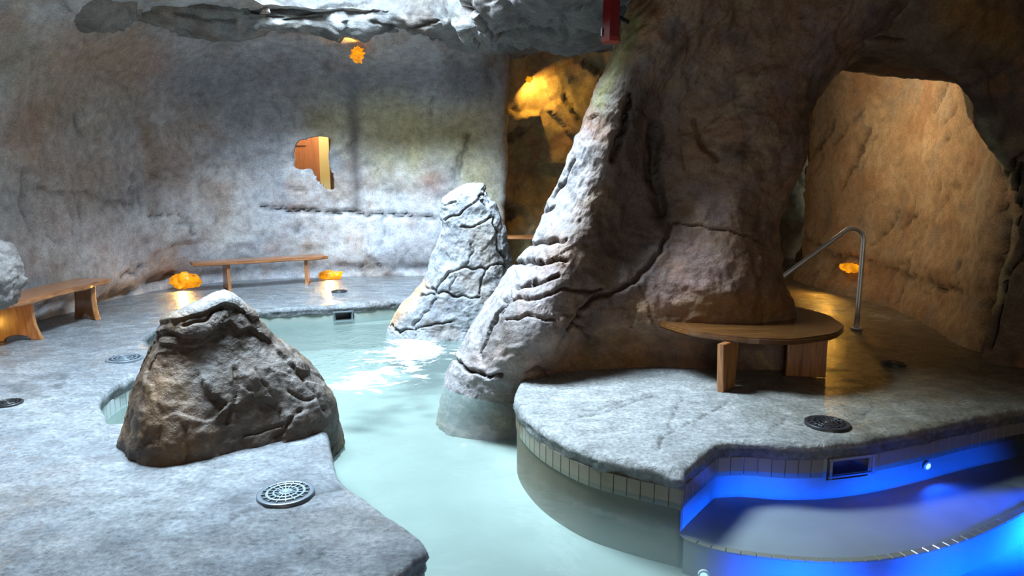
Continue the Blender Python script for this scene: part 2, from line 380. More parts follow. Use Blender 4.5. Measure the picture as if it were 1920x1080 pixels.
# ================================================================== FLOOR
def build_floor():
    R = .055
    x0, x1, y0, y1 = -7.0, 6.6, -4.2, 14.6
    gx, gy = np.meshgrid(np.arange(x0, x1, .055), np.arange(y0, y1, .055))
    Q = np.stack([gx.ravel(), gy.ravel()], 1) + RNG.uniform(-.012, .012, (gx.size, 2))
    far = (Q[:, 1] > 9.5) | (Q[:, 1] < 2) | (Q[:, 0] < -5.8) | (Q[:, 0] > 5)
    Q = Q[~far | (RNG.rand(len(Q)) < .35)]
    def patch(xa, xb, ya, yb, st):
        a, b = np.meshgrid(np.arange(xa, xb, st), np.arange(ya, yb, st)); return np.stack([a.ravel(), b.ravel()], 1) + RNG.uniform(-.2, .2, (a.size, 2)) * st
    Q = np.vstack([Q, patch(0, 2.9, 3.5, 5.4, .022), patch(-4.2, -.3, 2.5, 4.6, .032)])
    Q = Q[~inside(Q, POOL)]
    sd = pool_dist(Q); Q = Q[sd > R * 1.5]; 
    rows = [Q]
    for d in (.012, .028, .05):
        P = POOL + PN * d
        P = P[(pool_dist(P) > d * .92) & ~inside(P, POOL)]
        rows.append(P)
    Q = np.vstack([POOL] + rows + [np.array([[x0, y0], [x1, y0], [x1, y1], [x0, y1]])])
    n = len(Q); edges = [(i, (i + 1) % NP_) for i in range(NP_)] + [(n - 4, n - 3), (n - 3, n - 2), (n - 2, n - 1), (n - 1, n - 4)]
    vs, es, fs, ov, oe, of = delaunay_2d_cdt([Vector(q) for q in Q], edges, [], 0, 1e-5)
    V2 = np.array([tuple(v) for v in vs]); Fc = np.array([tuple(f) for f in fs if len(f) == 3])
    cen = V2[Fc].mean(1); Fc = Fc[~inside(cen, POOL)]
    sd = pool_dist(V2)
    t = np.clip(1 - sd / R, 0, 1)
    P3d = np.c_[V2, np.zeros(len(V2))]
    z = -R * (1 - np.sqrt(np.clip(1 - t * t, 0, 1))) * .8
    z += .010 * fbm(P3d, .55, 4) * smooth(sd, .0, .15) + .004 * fbm(P3d, .12, 3, .5, 8.)
    z += .012 * fbm(P3d, .18, 2, .5, 4.) * np.exp(-(sd / .1) ** 2)
    V = np.c_[V2, z]
    lines = [([(1100, 770), (1160, 755), (1215, 738)], 1.6, .012), ([(1050, 790), (1130, 773), (1230, 738)], 1.6, .012),
             ([(1232, 840), (1255, 805), (1262, 775), (1280, 745)], 2.2, .016), ([(1255, 808), (1310, 785), (1345, 765), (1368, 750)], 1.8, .014),
             ([(1440, 812), (1460, 795), (1480, 777)], 1.8, .012), ([(1600, 790), (1630, 770), (1640, 755)], 1.8, .01),
             ([(60, 720), (110, 728), (120, 700), (105, 690)], 2, .006), ([(0, 722), (50, 735), (90, 742)], 2, .006),
             ([(400, 1000), (450, 960), (560, 930), (640, 915)], 2.5, .007), ([(560, 1060), (570, 990)], 2, .007), ([(600, 1050), (604, 1010)], 2, .007)]
    Q2 = proj(V) + np.stack([gnoise(V * 7), gnoise(V * 7 + 50)], 1) * 5
    dd = np.zeros(len(V))
    for pts, w, dep in lines:
        dd = np.maximum(dd, dep * np.exp(-(seg_dist(Q2, pts) / (w * .9)) ** 2))
    V[:, 2] -= dd * 1.2
    # coping face going down to the tile course
    sk = []; rr = np.array([0, .25, .55, .8, 1.0])
    zt0 = -R * .8; base = POOL
    for k, r in enumerate(rr[1:], 1):
        zz = zt0 + (TILE_TOP - zt0) * r
        P = np.c_[POOL, np.full(NP_, zz)]
        off = (.03 * fbm(P * np.array([1, 1, 1.6]), .12, 3) + .016 * facets(P, .12, .5, .3, 5)) * (1 - .5 * r) + .014 * r
        off = np.clip(off, -.02, .03)
        sk.append(np.c_[POOL + PN * off[:, None], np.full(NP_, zz) + .006 * fbm(P, .06, 2, .5, 3.)])
    nv = len(V)
    # indices of POOL vertices in the triangulation
    from mathutils.kdtree import KDTree
    kd = KDTree(len(V2)); [kd.insert((*p, 0), i) for i, p in enumerate(V2)]; kd.balance()
    idx = [kd.find((*p, 0))[1] for p in POOL]
    allV = [V] + sk; Fs = [tuple(f) for f in Fc]
    prev = idx
    for k in range(len(sk)):
        cur = [nv + k * NP_ + i for i in range(NP_)]
        for i in range(NP_):
            j = (i + 1) % NP_
            Fs.append((prev[i], prev[j], cur[j], cur[i]))
        prev = cur
    V = np.vstack(allV)
    col = paint(V, (.20, .215, .23), [((.27, .28, .285), .8, -.3, .6, .8), ((.13, .14, .155), .35, -.1, .8, .5), ((.2, .165, .14), 1.3, .1, .9, .5)], 3.)
    col[:len(dd)] *= (1 - .75 * np.clip(dd / .012, 0, 1))[:, None]
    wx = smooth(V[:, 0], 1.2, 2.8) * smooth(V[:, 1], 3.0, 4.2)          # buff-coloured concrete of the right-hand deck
    rd = smooth(V[:, 0], -.3, .3) * smooth(V[:, 1], 2.6, 3.2) * smooth(-V[:, 1], -6.2, -5.2); col = mixc(col, (.36, .36, .34), .75 * rd)  # pale cream front, taken paler to add to the daylight there
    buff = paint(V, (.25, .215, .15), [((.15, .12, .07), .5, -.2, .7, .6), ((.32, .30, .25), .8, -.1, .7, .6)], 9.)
    dkz = smooth(V[:, 1], 4.5, 5.3) * smooth(-V[:, 1], -8.2, -6.6); buff = mixc(buff, (.11, .085, .045), .7 * dkz)  # deck beyond the lit strip darkened: shade put into the colour
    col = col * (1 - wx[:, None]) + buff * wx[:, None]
    col[:len(dd)] *= (1 - .6 * np.clip(dd / .012, 0, 1))[:, None]
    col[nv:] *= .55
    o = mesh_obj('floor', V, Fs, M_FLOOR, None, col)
    tag(o, 'wet textured concrete deck around the pool', None, None, 'structure')
    return o
floor = build_floor()

# pool shell: walls under the tile course and the floor of the basin
SK1 = g2(1562, 831)[0]; SK2 = g2(1640, 822)[0]              # skimmer opening in the blue bay
def in_gap(p):
    return (p[1] > 3.2 and SK1 < p[0] < SK2 and p[1] < 4.6 and p[0] > 1.7)
BG1, BG2 = g2(625, 573)[0], g2(661, 570)[0]
def in_gap_far(p): return BG1 < p[0] < BG2 and p[1] > 7.6
def build_pool():
    off = .022
    W0 = POOL + PN * off
    zs = [TILE_TOP + .004, -.265, -.45, FLOOR_Z - .02]
    V = np.vstack([np.c_[W0, np.full(NP_, z)] for z in zs]); Fs = []
    for k in range(len(zs) - 1):
        for i in range(NP_):
            j = (i + 1) % NP_
            if k == 0:
                m = (POOL[i] + POOL[j]) / 2
                if in_gap(m) or in_gap_far(m): continue
            Fs.append((k * NP_ + i, k * NP_ + j, (k + 1) * NP_ + j, (k + 1) * NP_ + i))
    n0 = len(V)
    gx, gy = np.meshgrid(np.linspace(-4.6, 5.4, 40), np.linspace(0, 9.6, 40))
    V = np.vstack([V, np.stack([gx.ravel(), gy.ravel(), np.full(gx.size, FLOOR_Z)], 1)])
    Fs += [tuple(int(n0 + k) for k in f) for f in grid_faces(40, 40)]
    o = mesh_obj('pool_basin', V, Fs, M_PLASTER); o.data.materials.append(M_BROWNWALL)
    cf = V[np.array([f for f in Fs])].mean(1); wallf = np.arange(len(Fs)) < len(Fs) - 39 * 39
    mi = (wallf & (seg_dist(cf[:, :2], P3) < .06) & (cf[:, 0] < 1.06)).astype(int); o.data.polygons.foreach_set('material_index', mi.tolist()); tag(o, 'pale plaster basin of the pool', None, None, 'structure')
    # raised bay floor (ledge) under the blue light
    curve = [G(x, y, LEDGE_Z)[:2] for x, y in [(1282, 1010), (1350, 1033), (1450, 1048), (1550, 1055), (1640, 1052), (1730, 1038), (1800, 1018), (1860, 993), (1920, 962), (1990, 920)]]
    c = dens(curve, .05); nc = len(c)
    k = [i for i in range(NP_) if POOL[i, 0] > .9 and POOL[i, 1] > 3.3]
    back = [(POOL[i] + PN[i] * .05) for i in range(0, len(P1) + len(P2) - 2, 2)]
    poly = [tuple(p) for p in c] + [tuple(p) for p in back]
    vs, es, fs, *_ = delaunay_2d_cdt([Vector(p) for p in poly], [(i, (i + 1) % len(poly)) for i in range(len(poly))], [], 1, 1e-5)
    V = [(v[0], v[1], LEDGE_Z) for v in vs]; F_ = [tuple(f) for f in fs]; n0 = len(V)
    V += [(p[0], p[1], LEDGE_Z - .003) for p in c] + [(p[0], p[1], FLOOR_Z) for p in c]
    F_ += [(n0 + i, n0 + i + 1, n0 + nc + i + 1, n0 + nc + i) for i in range(nc - 1)]
    lo = mesh_obj('pool_ledge', V, F_, M_LEDGE, o, None, False)
    # nosing tiles along the ledge edge
    me = box_mesh('tile', .075, .045, .012, .003); me.materials.append(M_TILE)
    cc = dens(curve, .08)
    for a, b in zip(cc[:-1], cc[1:]):
        m = (a + b) / 2; d = b - a; an = math.atan2(d[1], d[0])
        t = bpy.data.objects.new('tile', me); C.objects.link(t); t.parent = o
        nrm = np.array([-d[1], d[0]]) / np.linalg.norm(d)
        t.location = (m[0] + nrm[0] * .018, m[1] + nrm[1] * .018, LEDGE_Z + .002); t.rotation_euler = (0, 0, an)
    # step at the far end
    ce = dens([(p[0], p[1]) for p in [(.7, 8.0)] + [tuple(G(x, y, -.3)[:2]) for x, y in [(860, 600), (760, 608), (690, 613), (600, 615), (500, 618), (420, 622)]]], .1)
    ne = len(ce); far = ce + np.array([0, 1.1])
    V = [(p[0], p[1], -.27) for p in ce] + [(p[0], p[1], -.27) for p in far] + [(p[0], p[1], FLOOR_Z) for p in ce]
    F_ = [(i, i + 1, ne + i + 1, ne + i) for i in range(ne - 1)] + [(i, i + 1, 2 * ne + i + 1, 2 * ne + i) for i in range(ne - 1)]
    mesh_obj('pool_step', V, F_, M_PLASTER, o, None, False)
    return o

def box_mesh(name, sx, sy, sz, bev=0.0):
    import bmesh
    bm = bmesh.new(); bmesh.ops.create_cube(bm, size=1.0)
    for v in bm.verts: v.co = Vector((v.co.x * sx, v.co.y * sy, v.co.z * sz))
    if bev: bmesh.ops.bevel(bm, geom=bm.edges[:], offset=bev, segments=1, affect='EDGES')
    me = bpy.data.meshes.new(name); bm.to_mesh(me); bm.free(); return me
basin = build_pool()

def tile_course():
    """glazed waterline tiles, each set on the pool wall below the coping"""
    W, H = .082, .125
    me = box_mesh('tile', W - .004, .012, H, .0025); me.materials.append(M_TILE)
    meb = box_mesh('tile', W - .004, .012, H, .0025); meb.materials.append(M_TILEB)
    nP = len(P1) + len(P2) + len(P3)
    spans = [('r', P1), ('r', P2), ('r', P3[:-2])]
    # nook on the left of the boulder
    nk = dens([p for p in edge_nook[:9]], .03)
    spans.append(('n', nk))
    n = 0
    for kind, P in spans:
        s = np.r_[0, np.cumsum(np.linalg.norm(np.diff(P, axis=0), axis=1))]
        m = int(s[-1] / W)
        w = s[-1] / m
        for k in range(m):
            a = np.array([np.interp(k * w, s, P[:, 0]), np.interp(k * w, s, P[:, 1])])
            b = np.array([np.interp((k + 1) * w, s, P[:, 0]), np.interp((k + 1) * w, s, P[:, 1])])
            c = (a + b) / 2; d = b - a; d /= np.linalg.norm(d)
            if kind == 'r' and in_gap(c): continue
            nrm = np.array([d[1], -d[0]]);
            i = np.argmin(((POOL - c) ** 2).sum(1))
            if nrm @ PN[i] < 0: nrm = -nrm
            t = bpy.data.objects.new('tile', me if kind == 'r' else meb); C.objects.link(t); t.parent = basin
            p = c + nrm * .0185
            t.location = (p[0], p[1], TILE_TOP - H / 2 + .004); t.rotation_euler = (0, 0, math.atan2(d[1], d[0]))
            t.scale = (w / W, 1, 1); n += 1
    # far edge: a plain band, tiles too small to tell apart
    P = P4[12:]; V = np.vstack([np.c_[P + loop_normals(P)[0] * 0, np.full(len(P), TILE_TOP)], np.c_[P, np.full(len(P), -.27)]])
    return n
n_tiles = tile_course()

# ================================================================== WATER
def build_water():
    gx, gy = np.meshgrid(np.arange(-4.4, 5.3, .05), np.arange(.2, 9.3, .05))
    ny, nx = gx.shape
    V = np.stack([gx.ravel(), gy.ravel(), np.full(gx.size, WATER_Z)], 1)
    q = V[:, :2]; ins = inside(q, POOL); d = pool_dist(q)
    ok = ins | (d < .12)
    V[:, 2] += .004 * fbm(V, .7, 3)
    Q = proj(V)
    chop = np.exp(-(((Q[:, 0] - 730) / 190) ** 2 + ((Q[:, 1] - 665) / 75) ** 2))
    V[:, 2] += .012 * chop * fbm(V, .25, 3)
    bl = smooth(V[:, 0], .75, 1.35) * smooth(-V[:, 1], -6, -5)         # clear water of the lit bay
    nearw = np.exp(-(np.maximum(0, seg_dist(q, P3) - .12) / .35) ** 2)
    milk = .34 * (1 - .95 * bl) * (1 - .95 * nearw)
    foam = np.zeros(len(V)) + .18
    def spot(cx, cy, rx, ry, a):
        return a * np.exp(-(((Q[:, 0] - cx) / rx) ** 2 + ((Q[:, 1] - cy) / ry) ** 2))
    foam += spot(730, 690, 165, 55, .30) + spot(790, 650, 70, 22, .3) + spot(660, 725, 60, 22, .22) + spot(870, 800, 40, 70, .22) + spot(690, 590, 90, 14, .2)
    foam *= (1 - bl)
    col = np.stack([milk, np.clip(foam, 0, 1), .12 + .9 * np.clip(chop, 0, 1)], 1)
    Fs = grid_faces(ny, nx); Fs = Fs[ok[Fs].all(1)]
    used = np.unique(Fs); mp = np.full(len(V), -1); mp[used] = np.arange(len(used))
    o = mesh_obj('pool_water', V[used], mp[Fs], M_WATER, None, col[used])
    tag(o, 'milky pale green pool water with white foam near the rocks', 'water', None, 'stuff')
build_water()

# ================================================================== CAVE WALLS
def wall_surface(plan, prof, step, amp, seed, lines=(), fac=.03, end_taper=0):
    """plan: floor line points (inside to the right of travel); prof: (height, inward offset)"""
    P = catmull(np.array(plan), 60 * len(plan))
    s = np.r_[0, np.cumsum(np.linalg.norm(np.diff(P, axis=0), axis=1))]
    nu = int(s[-1] / step); u = np.linspace(0, s[-1], nu)
    P = np.stack([np.interp(u, s, P[:, 0]), np.interp(u, s, P[:, 1])], 1)
    t = np.gradient(P, axis=0); t /= np.linalg.norm(t, axis=1)[:, None]
    # smooth the direction so the inward offset does not cross itself
    k = np.ones(int(1.2 / step)); k /= k.sum()
    t = np.stack([np.convolve(np.pad(t[:, i], len(k) // 2, mode='edge'), k, 'same')[len(k) // 2: len(k) // 2 + nu] for i in (0, 1)], 1)
    n = np.stack([t[:, 1], -t[:, 0]], 1); n /= np.linalg.norm(n, axis=1)[:, None]
    pr = catmull(np.array(prof), 30 * len(prof)); sp = np.r_[0, np.cumsum(np.linalg.norm(np.diff(pr, axis=0), axis=1))]
    nv = int(sp[-1] / step); v = np.linspace(0, sp[-1], nv)
    h = np.interp(v, sp, pr[:, 0]); off = np.interp(v, sp, pr[:, 1])
    tp = 1 - (smooth(u, s[-1] - end_taper, s[-1] - .5 * end_taper) if end_taper else 0 * u)
    V = np.zeros((nv, nu, 3)); V[..., :2] = P[None] + n[None] * (off[:, None, None] * tp[None, :, None]); V[..., 2] = h[:, None]
    V = V.reshape(-1, 3); Nn = grid_normals(V, nv, nu); Nn = -Nn
    # make normals face inward
    if (Nn.reshape(nv, nu, 3)[nv // 3, :, :2] * n).sum() < 0: Nn = -Nn
    d = amp * fbm(V, 1.6, 5, .5, seed) + fac * facets(V, .9, .35, .25, int(seed) + 3) + .012 * fbm(V, .16, 3, .5, seed + 5)
    V = V + Nn * d[:, None]
    cd = np.zeros(len(V))
    if lines: V, cd = carve(V, Nn, lines)
    return V, nv, nu, Nn, cd

plan_left = [(-6.6, -4.2), (-6.3, 0), (-6.05, 3.5), (-5.75, 5.6), (-5.55, 6.8), (-5.5, 8.2), (-5.45, 9.4), (-5.0, 10.5), (-4.0, 11.2), (-2.4, 11.5), (-1.2, 11.6), (-.4, 11.58), (-.12, 11.7), (-.1, 12.05), (-.14, 12.5)]
prof_left = [(-.15, -.05), (.1, -.12), (.35, -.02), (.8, .0), (1.4, .02), (2.0, .05), (2.6, .16), (3.1, .42), (3.45, .85), (3.7, 1.5), (3.85, 2.3)]
lines_wall = [([(490, 388), (540, 394), (620, 398), (700, 402), (770, 406), (832, 410)], 3.0, .10),
              ([(545, 352), (560, 356), (572, 360)], 2.2, .05), ([(688, 304), (700, 310), (712, 322), (716, 335), (728, 362), (740, 358)], 2.0, .05),
              ([(862, 285), (850, 330), (858, 350)], 3, .05), ([(880, 250), (868, 290), (860, 330)], 4, .06), ([(812, 180), (805, 245)], 2.5, .03),
              ([(715, 408), (718, 440), (708, 470)], 2, .04), ([(690, 560), (680, 500), (700, 480)], 2, .03),
              ([(50, 335), (90, 357), (160, 360), (200, 375), (240, 382)], 2.6, .06), ([(146, 210), (148, 258)], 3, .07),
              ([(150, 370), (152, 420), (160, 460)], 2, .05), ([(250, 330), (250, 420)], 2, .05), ([(262, 350), (264, 400)], 2, .04),
              ([(88, 420), (95, 445), (112, 455)], 3.5, .06), ([(225, 515), (255, 512), (270, 495)], 3, .06), ([(280, 402), (330, 402), (355, 410), (362, 440)], 2.4, .06),
              ([(340, 418), (360, 422)], 4, .06), ([(45, 320), (40, 380), (60, 440)], 3, .05), ([(365, 300), (360, 340)], 1.6, .03),
              ([(555, 435), (560, 425), (575, 430)], 2.5, .04), ([(600, 432), (606, 422)], 3, .05), ([(575, 445), (580, 470)], 1.6, .03),
              ([(280, 530), (310, 520), (330, 518)], 5, .10), ([(170, 570), (215, 555), (250, 548)], 7, .12), ([(655, 523), (700, 523), (760, 521)], 3, .08),
              ([(130, 370), (140, 430), (150, 480)], 2.2, .05), ([(830, 370), (850, 355)], 2, .04)]
V, nv, nu, Nn, cd = wall_surface(plan_left, prof_left, .045, .11, 2.0, lines_wall, .05, 2.0)
col = paint(V, (.40, .375, .37), [((.30, .235, .195), .9, 0., .5, .75), (PALE, .7, .1, .6, .5), ((.27, .285, .32), 1.4, -.1, .5, .6), (RUST, .5, .25, .7, .3), (DARK, .3, .35, .8, .3)], 12.)
col = tint(col, V, (.37, .33, .17), [([(700, 200), (780, 250), (880, 250)], 70, .75), ([(640, 230), (600, 225)], 45, .55), ([(900, 330), (905, 400)], 35, .6)])
col = tint(col, V, (.42, .36, .18), [([(770, 200), (775, 290)], 22, .6), ([(715, 250), (720, 300)], 30, .4)])
col = tint(col, V, (.17, .115, .06), [([(285, 240), (290, 330)], 17, .85), ([(110, 200), (60, 240)], 50, .5)])
col = tint(col, V, (.10, .085, .08), [([(662, 140), (664, 260), (668, 390)], 13, .8), ([(283, 330), (290, 400)], 12, .5)], 5)
col = tint(col, V, (.15, .16, .185), [([(330, 150), (450, 160), (560, 140)], 80, .7), ([(650, 150), (800, 150), (900, 150)], 45, .7)])  # darker top of the wall: shade below the ceiling lip painted in
col = tint(col, V, (.27, .12, .075), [([(60, 220), (50, 260)], 40, .6), ([(815, 330), (810, 345)], 22, .5), ([(150, 90), (250, 120)], 70, .5)])
col = tint(col, V, (.2, .15, .1), [([(30, 120), (120, 150), (200, 130)], 80, .6), ([(60, 480), (120, 500)], 60, .4), ([(220, 200), (200, 320)], 60, .35)])
col *= (1 - np.clip(cd / .06, 0, 1) * .55)[:, None]
col = tint(col, V, (.44, .36, .34), [([(100, 420), (200, 450)], 70, .5), ([(180, 300), (330, 330)], 70, .35)])
col = tint(col, V, (.33, .23, .17), [([(60, 300), (160, 330)], 60, .5), ([(90, 130), (220, 100)], 70, .4)])
col *= 1.18
# peephole cut through the back wall
HOLE = np.array([(553, 300), (551, 282), (556, 268), (564, 262), (590, 256), (608, 256), (620, 261), (619, 275), (616, 292), (619, 315), (628, 340), (628, 352), (620, 356), (606, 350), (594, 338), (586, 320), (580, 316), (566, 318), (552, 313)], float)
Fs = grid_faces(nv, nu)
Qp = proj(V)
HP = dens(np.vstack([HOLE, HOLE[:1]]), 1.2)
near = np.where((np.abs(Qp[:, 0] - 590) < 70) & (np.abs(Qp[:, 1] - 305) < 80) & (V[:, 1] > 9))[0]
dd = np.linalg.norm(Qp[near][:, None] - HP[None], axis=2); kk = dd.argmin(1); dm = dd.min(1)
px_step = 3.0
for i, k, dmin in zip(near, kk, dm):
    if dmin < px_step:
        tgt = D(HP[k, 0], HP[k, 1], V[i, 1]); V[i] = tgt
Qp = proj(V)
ins = np.zeros(len(V), bool); ins[near] = inside(Qp[near], HOLE) & (dm >= px_step)
fc_mid = Qp[Fs].mean(1); nearF = (np.abs(fc_mid[:, 0] - 590) < 60) & (np.abs(fc_mid[:, 1] - 305) < 70) & (V[Fs][:, :, 1].mean(1) > 9)
kill = np.zeros(len(Fs), bool); kill[nearF] = inside(fc_mid[nearF], HOLE)
keptF = Fs[~kill]
# rim of the hole goes back through the thickness of the wall
from collections import Counter
ec = Counter(); 
for f in Fs[kill]:
    for a, b in zip(f, np.roll(f, -1)): ec[(min(a, b), max(a, b))] += 1
rim_e = [e for e, c in ec.items() if c == 1]; rim_v = sorted({v for e in rim_e for v in e}); rm = {v: len(V) + i for i, v in enumerate(rim_v)}
Vr = np.array([V[v] + np.array([-.02, .10, 0]) for v in rim_v])
V = np.vstack([V, Vr]); col = np.vstack([col, col[rim_v] * .9])
allF = [tuple(f) for f in keptF] + [(a, b, rm[b], rm[a]) for a, b in rim_e]
# split the one rock skin into left wall and back wall at the corner column
cu = int(nu * .58)
def colidx(i): return (i % nu) if i < nv * nu else 10 ** 6
FL = [f for f in allF if max(colidx(i) for i in f) <= cu]; FB = [f for f in allF if max(colidx(i) for i in f) > cu]
def sub(name, F_):
    u = np.unique(np.concatenate([np.array(f) for f in F_])); mp = {k: i for i, k in enumerate(u)}
    return mesh_obj(name, V[u], [tuple(mp[k] for k in f) for f in F_], M_ROCK, None, col[u])
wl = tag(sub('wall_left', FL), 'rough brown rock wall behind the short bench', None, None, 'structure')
wb = tag(sub('wall_back', FB), 'tall mottled rock wall with a peephole behind the long bench', None, None, 'structure')

# recess to the right of the back wall, lit amber
plan_rec = [(-1.2, 12.0), (-.6, 12.2), (-.1, 12.45), (.5, 12.75), (1.5, 12.75), (2.6, 12.5), (3.4, 12.6), (3.8, 13.3), (4.3, 14.2), (5.5, 14.5), (6.6, 14.4)]
prof_rec = [(-.1, -.05), (.5, .05), (1.2, .02), (2.0, .0), (2.8, .1), (3.4, .25), (3.8, .5), (4.1, 1.0), (4.2, 1.8)]
lines_rec = [([(920, 280), (955, 262), (978, 245)], 6, .12), ([(1060, 180), (1080, 215), (1098, 225)], 4, .08), ([(960, 190), (975, 225)], 3, .05), ([(945, 380), (960, 400), (950, 430)], 5, .08)]
V2, nv2, nu2, N2, cd2 = wall_surface(plan_rec, prof_rec, .05, .16, 21., lines_rec, .22)
col2 = paint(V2, (.27, .22, .12), [(OLIVE, .8, -.1, .5, .7), (BROWN, .6, 0, .5, .6), (RUST, .9, .1, .6, .5)], 44.)
col2 *= (1 - np.clip(cd2 / .06, 0, 1) * .5)[:, None]
tag(mesh_obj('wall_recess', V2, grid_faces(nv2, nu2), M_ROCK, None, col2), 'olive and rust coloured rock recess behind the pillar', None, None, 'structure')

# passage wall on the right, running away from the viewer
plan_pas = [(6.2, 14.3), (5.6, 12.6), (5.02, 11.55), (4.86, 11.2), (4.84, 10.4), (4.95, 9.4), (5.0, 8.4), (4.85, 7.4), (4.62, 6.7), (4.6, 6.2), (4.9, 5.6), (5.6, 4.9), (5.9, 3.5), (6.0, 0), (6.0, -4.2)]
prof_pas = [(-.1, .1), (.12, .06), (.3, -.02), (.65, .0), (1.1, -.04), (1.8, -.06), (2.5, -.05), (3.1, .1), (3.5, .5), (3.7, 1.2)]
lr = np.random.RandomState(5); lines_pas = []
for k in range(26):
    x = lr.uniform(1510, 1840); y = lr.uniform(150, 520); l = lr.uniform(20, 70); a = lr.uniform(.25, .75)
    lines_pas.append(([(x, y), (x - l * .3 * a, y + l * .5), (x - l * a, y + l)], lr.uniform(1.5, 2.6), lr.uniform(.03, .07)))
lines_pas += [([(1500, 440), (1560, 480), (1600, 482), (1660, 500), (1760, 540), (1800, 545)], 3, .06), ([(1580, 350), (1600, 310), (1620, 260)], 3, .08), ([(1690, 430), (1720, 400)], 3, .06),
              ([(1880, 320), (1890, 430), (1862, 560), (1848, 650)], 4, .05)]
V3, nv3, nu3, N3, cd3 = wall_surface(plan_pas, prof_pas, .05, .10, 33., lines_pas, .05)
col3 = paint(V3, TAN, [((.40, .29, .17), .8, 0, .5, .7), ((.28, .15, .07), .6, .1, .6, .7), ((.24, .2, .15), .5, .15, .6, .5)], 50.)
col3 *= (1 - np.clip(cd3 / .05, 0, 1) * .6)[:, None]
tag(mesh_obj('wall_right', V3, grid_faces(nv3, nu3), M_ROCK, None, col3), 'tan cracked rock wall of the passage behind the steel handrail', None, None, 'structure')

# wall behind the viewer, with an opening added in the middle for the fill light
V4, nv4, nu4, N4, _ = wall_surface([(6.2, -4.0), (4, -4.1), (2.2, -4.2), (0, -4.25), (-2, -4.2), (-4, -4.1), (-6.8, -4.0)], [(-.1, 0), (1, 0), (2, .1), (3, .2), (4.2, .5)], .12, .15, 71., (), .1)
col4 = paint(V4, GREY, [(BROWN, .9, 0, .5, .7)], 60.)
F4 = grid_faces(nv4, nu4); c4 = V4[F4].mean(1); F4 = F4[~((((c4[:, 0] - .4) / 1.75) ** 4 + ((c4[:, 2] - 1.3) / 2.0) ** 4) < 1)]
tag(mesh_obj('wall_front', V4, F4, M_ROCK, None, col4), 'rough grey rock wall behind the viewer with an opening added for the fill light', None, None, 'structure')

# ================================================================== CEILING with the open light well
def build_ceiling():
    # outline of the light well, anticlockwise from the back left
    well = [(-4.7, 6.8), (-4.5, 8.2), (-3.4, 9.1), (-2.0, 9.35), (-1.0, 9.2), (-.55, 8.4), (-.4, 7.4), (-.25, 6.5), (.1, 5.75), (.2, 5.15), (-.3, 4.65), (-1.3, 4.45), (-2.5, 4.35), (-3.3, 4.4), (-4.1, 4.8), (-4.6, 5.6)]
    well = np.array(well); cen = np.array([-2.4, 6.8]); K = len(well)
    dirs = well - cen; ln = np.linalg.norm(dirs, axis=1)[:, None]; u = dirs / ln
    def ring(o, z): return np.c_[well + u * o, np.full(K, z) if np.isscalar(z) else z]
    def outer(sc, z):
        a = np.arctan2(u[:, 1], u[:, 0]); return np.c_[cen[0] + 1.4 + np.cos(a) * 7.0 * sc, cen[1] - .8 + np.sin(a) * 9.0 * sc, np.full(K, z)]
    low = np.array([3.45, 3.55, 3.62, 3.66, 3.6, 3.35, 3.12, 3.1, 3.1, 3.2, 3.3, 3.4, 3.4, 3.4, 3.4, 3.4])
    mid = np.array([3.6, 3.65, 3.75, 3.78, 3.7, 3.5, 3.25, 3.15, 3.2, 3.3, 3.4, 3.5, 3.5, 3.5, 3.5, 3.5])
    rings = [ring(.3, 7.0), ring(.4, 6.0), ring(.35, 4.9), ring(.15, 4.2), ring(-.02, low + .25), ring(.02, low + .06), ring(.22, low), ring(.6, low + .1), ring(1.2, mid), ring(2.0, mid + .1)]
    far = []
    a5 = outer(1.15, 4.3)
    rings += [(rings[-1] + a5) / 2 + np.array([0, 0, -.05]), a5]
    R = np.array(rings)
    nu_, nv_ = 430, 200
    A = catmull(R, nv_)                     # along rings
    A = np.stack([catmull(A[i], nu_, True) for i in range(nv_)])
    V = A.reshape(-1, 3); Nn = grid_normals(V, nv_, nu_, True)
    # face the room: below for the flat part
    k = np.argmin(np.abs(V[:, 2] - 3.5)); 
    if Nn[(nv_ - 20) * nu_:(nv_ - 19) * nu_, 2].mean() > 0: Nn = -Nn
    am = .16 * fbm(V, 1.1, 5, .55, 81.) + .13 * facets(V, .7, .4, .3, 9) + .04 * ridged(V, .35, 3, 5.)
    V = V + Nn * am[:, None]
    lines = [([(870, 0), (900, 40), (925, 72)], 4, .08), ([(930, 70), (990, 52), (1040, 62)], 3, .06), ([(1055, 30), (1065, 80)], 3, .05), ([(560, 30), (620, 12), (690, 5)], 3, .06), ([(470, 20), (540, 40), (600, 32)], 3, .06),
             ([(700, 40), (760, 60), (820, 40)], 3, .06), ([(260, 60), (280, 20), (270, 0)], 4, .07), ([(330, 25), (400, 40), (440, 40)], 3, .05)]
    V, cd = carve(V, Nn, lines)
    col = paint(V, (.20, .195, .19), [((.14, .105, .085), .9, 0, .5, .7), ((.25, .235, .195), .6, 0, .5, .6), ((.07, .065, .07), .4, .2, .6, .6)], 90.)
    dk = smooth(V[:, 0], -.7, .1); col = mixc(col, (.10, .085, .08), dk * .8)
    wl_ = np.zeros((nv_, nu_)); wl_[:int(nv_ * .40)] = 1; col *= (1 - .45 * wl_.ravel())[:, None]  # well sides darkened in colour to hold down the strong daylight
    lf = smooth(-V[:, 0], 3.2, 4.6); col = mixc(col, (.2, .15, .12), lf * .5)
    col *= (1 - np.clip(cd / .06, 0, 1) * .5)[:, None]
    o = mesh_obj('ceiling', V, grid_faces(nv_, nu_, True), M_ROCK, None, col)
    tag(o, 'jagged rock ceiling around the open light well', None, None, 'structure')
build_ceiling()

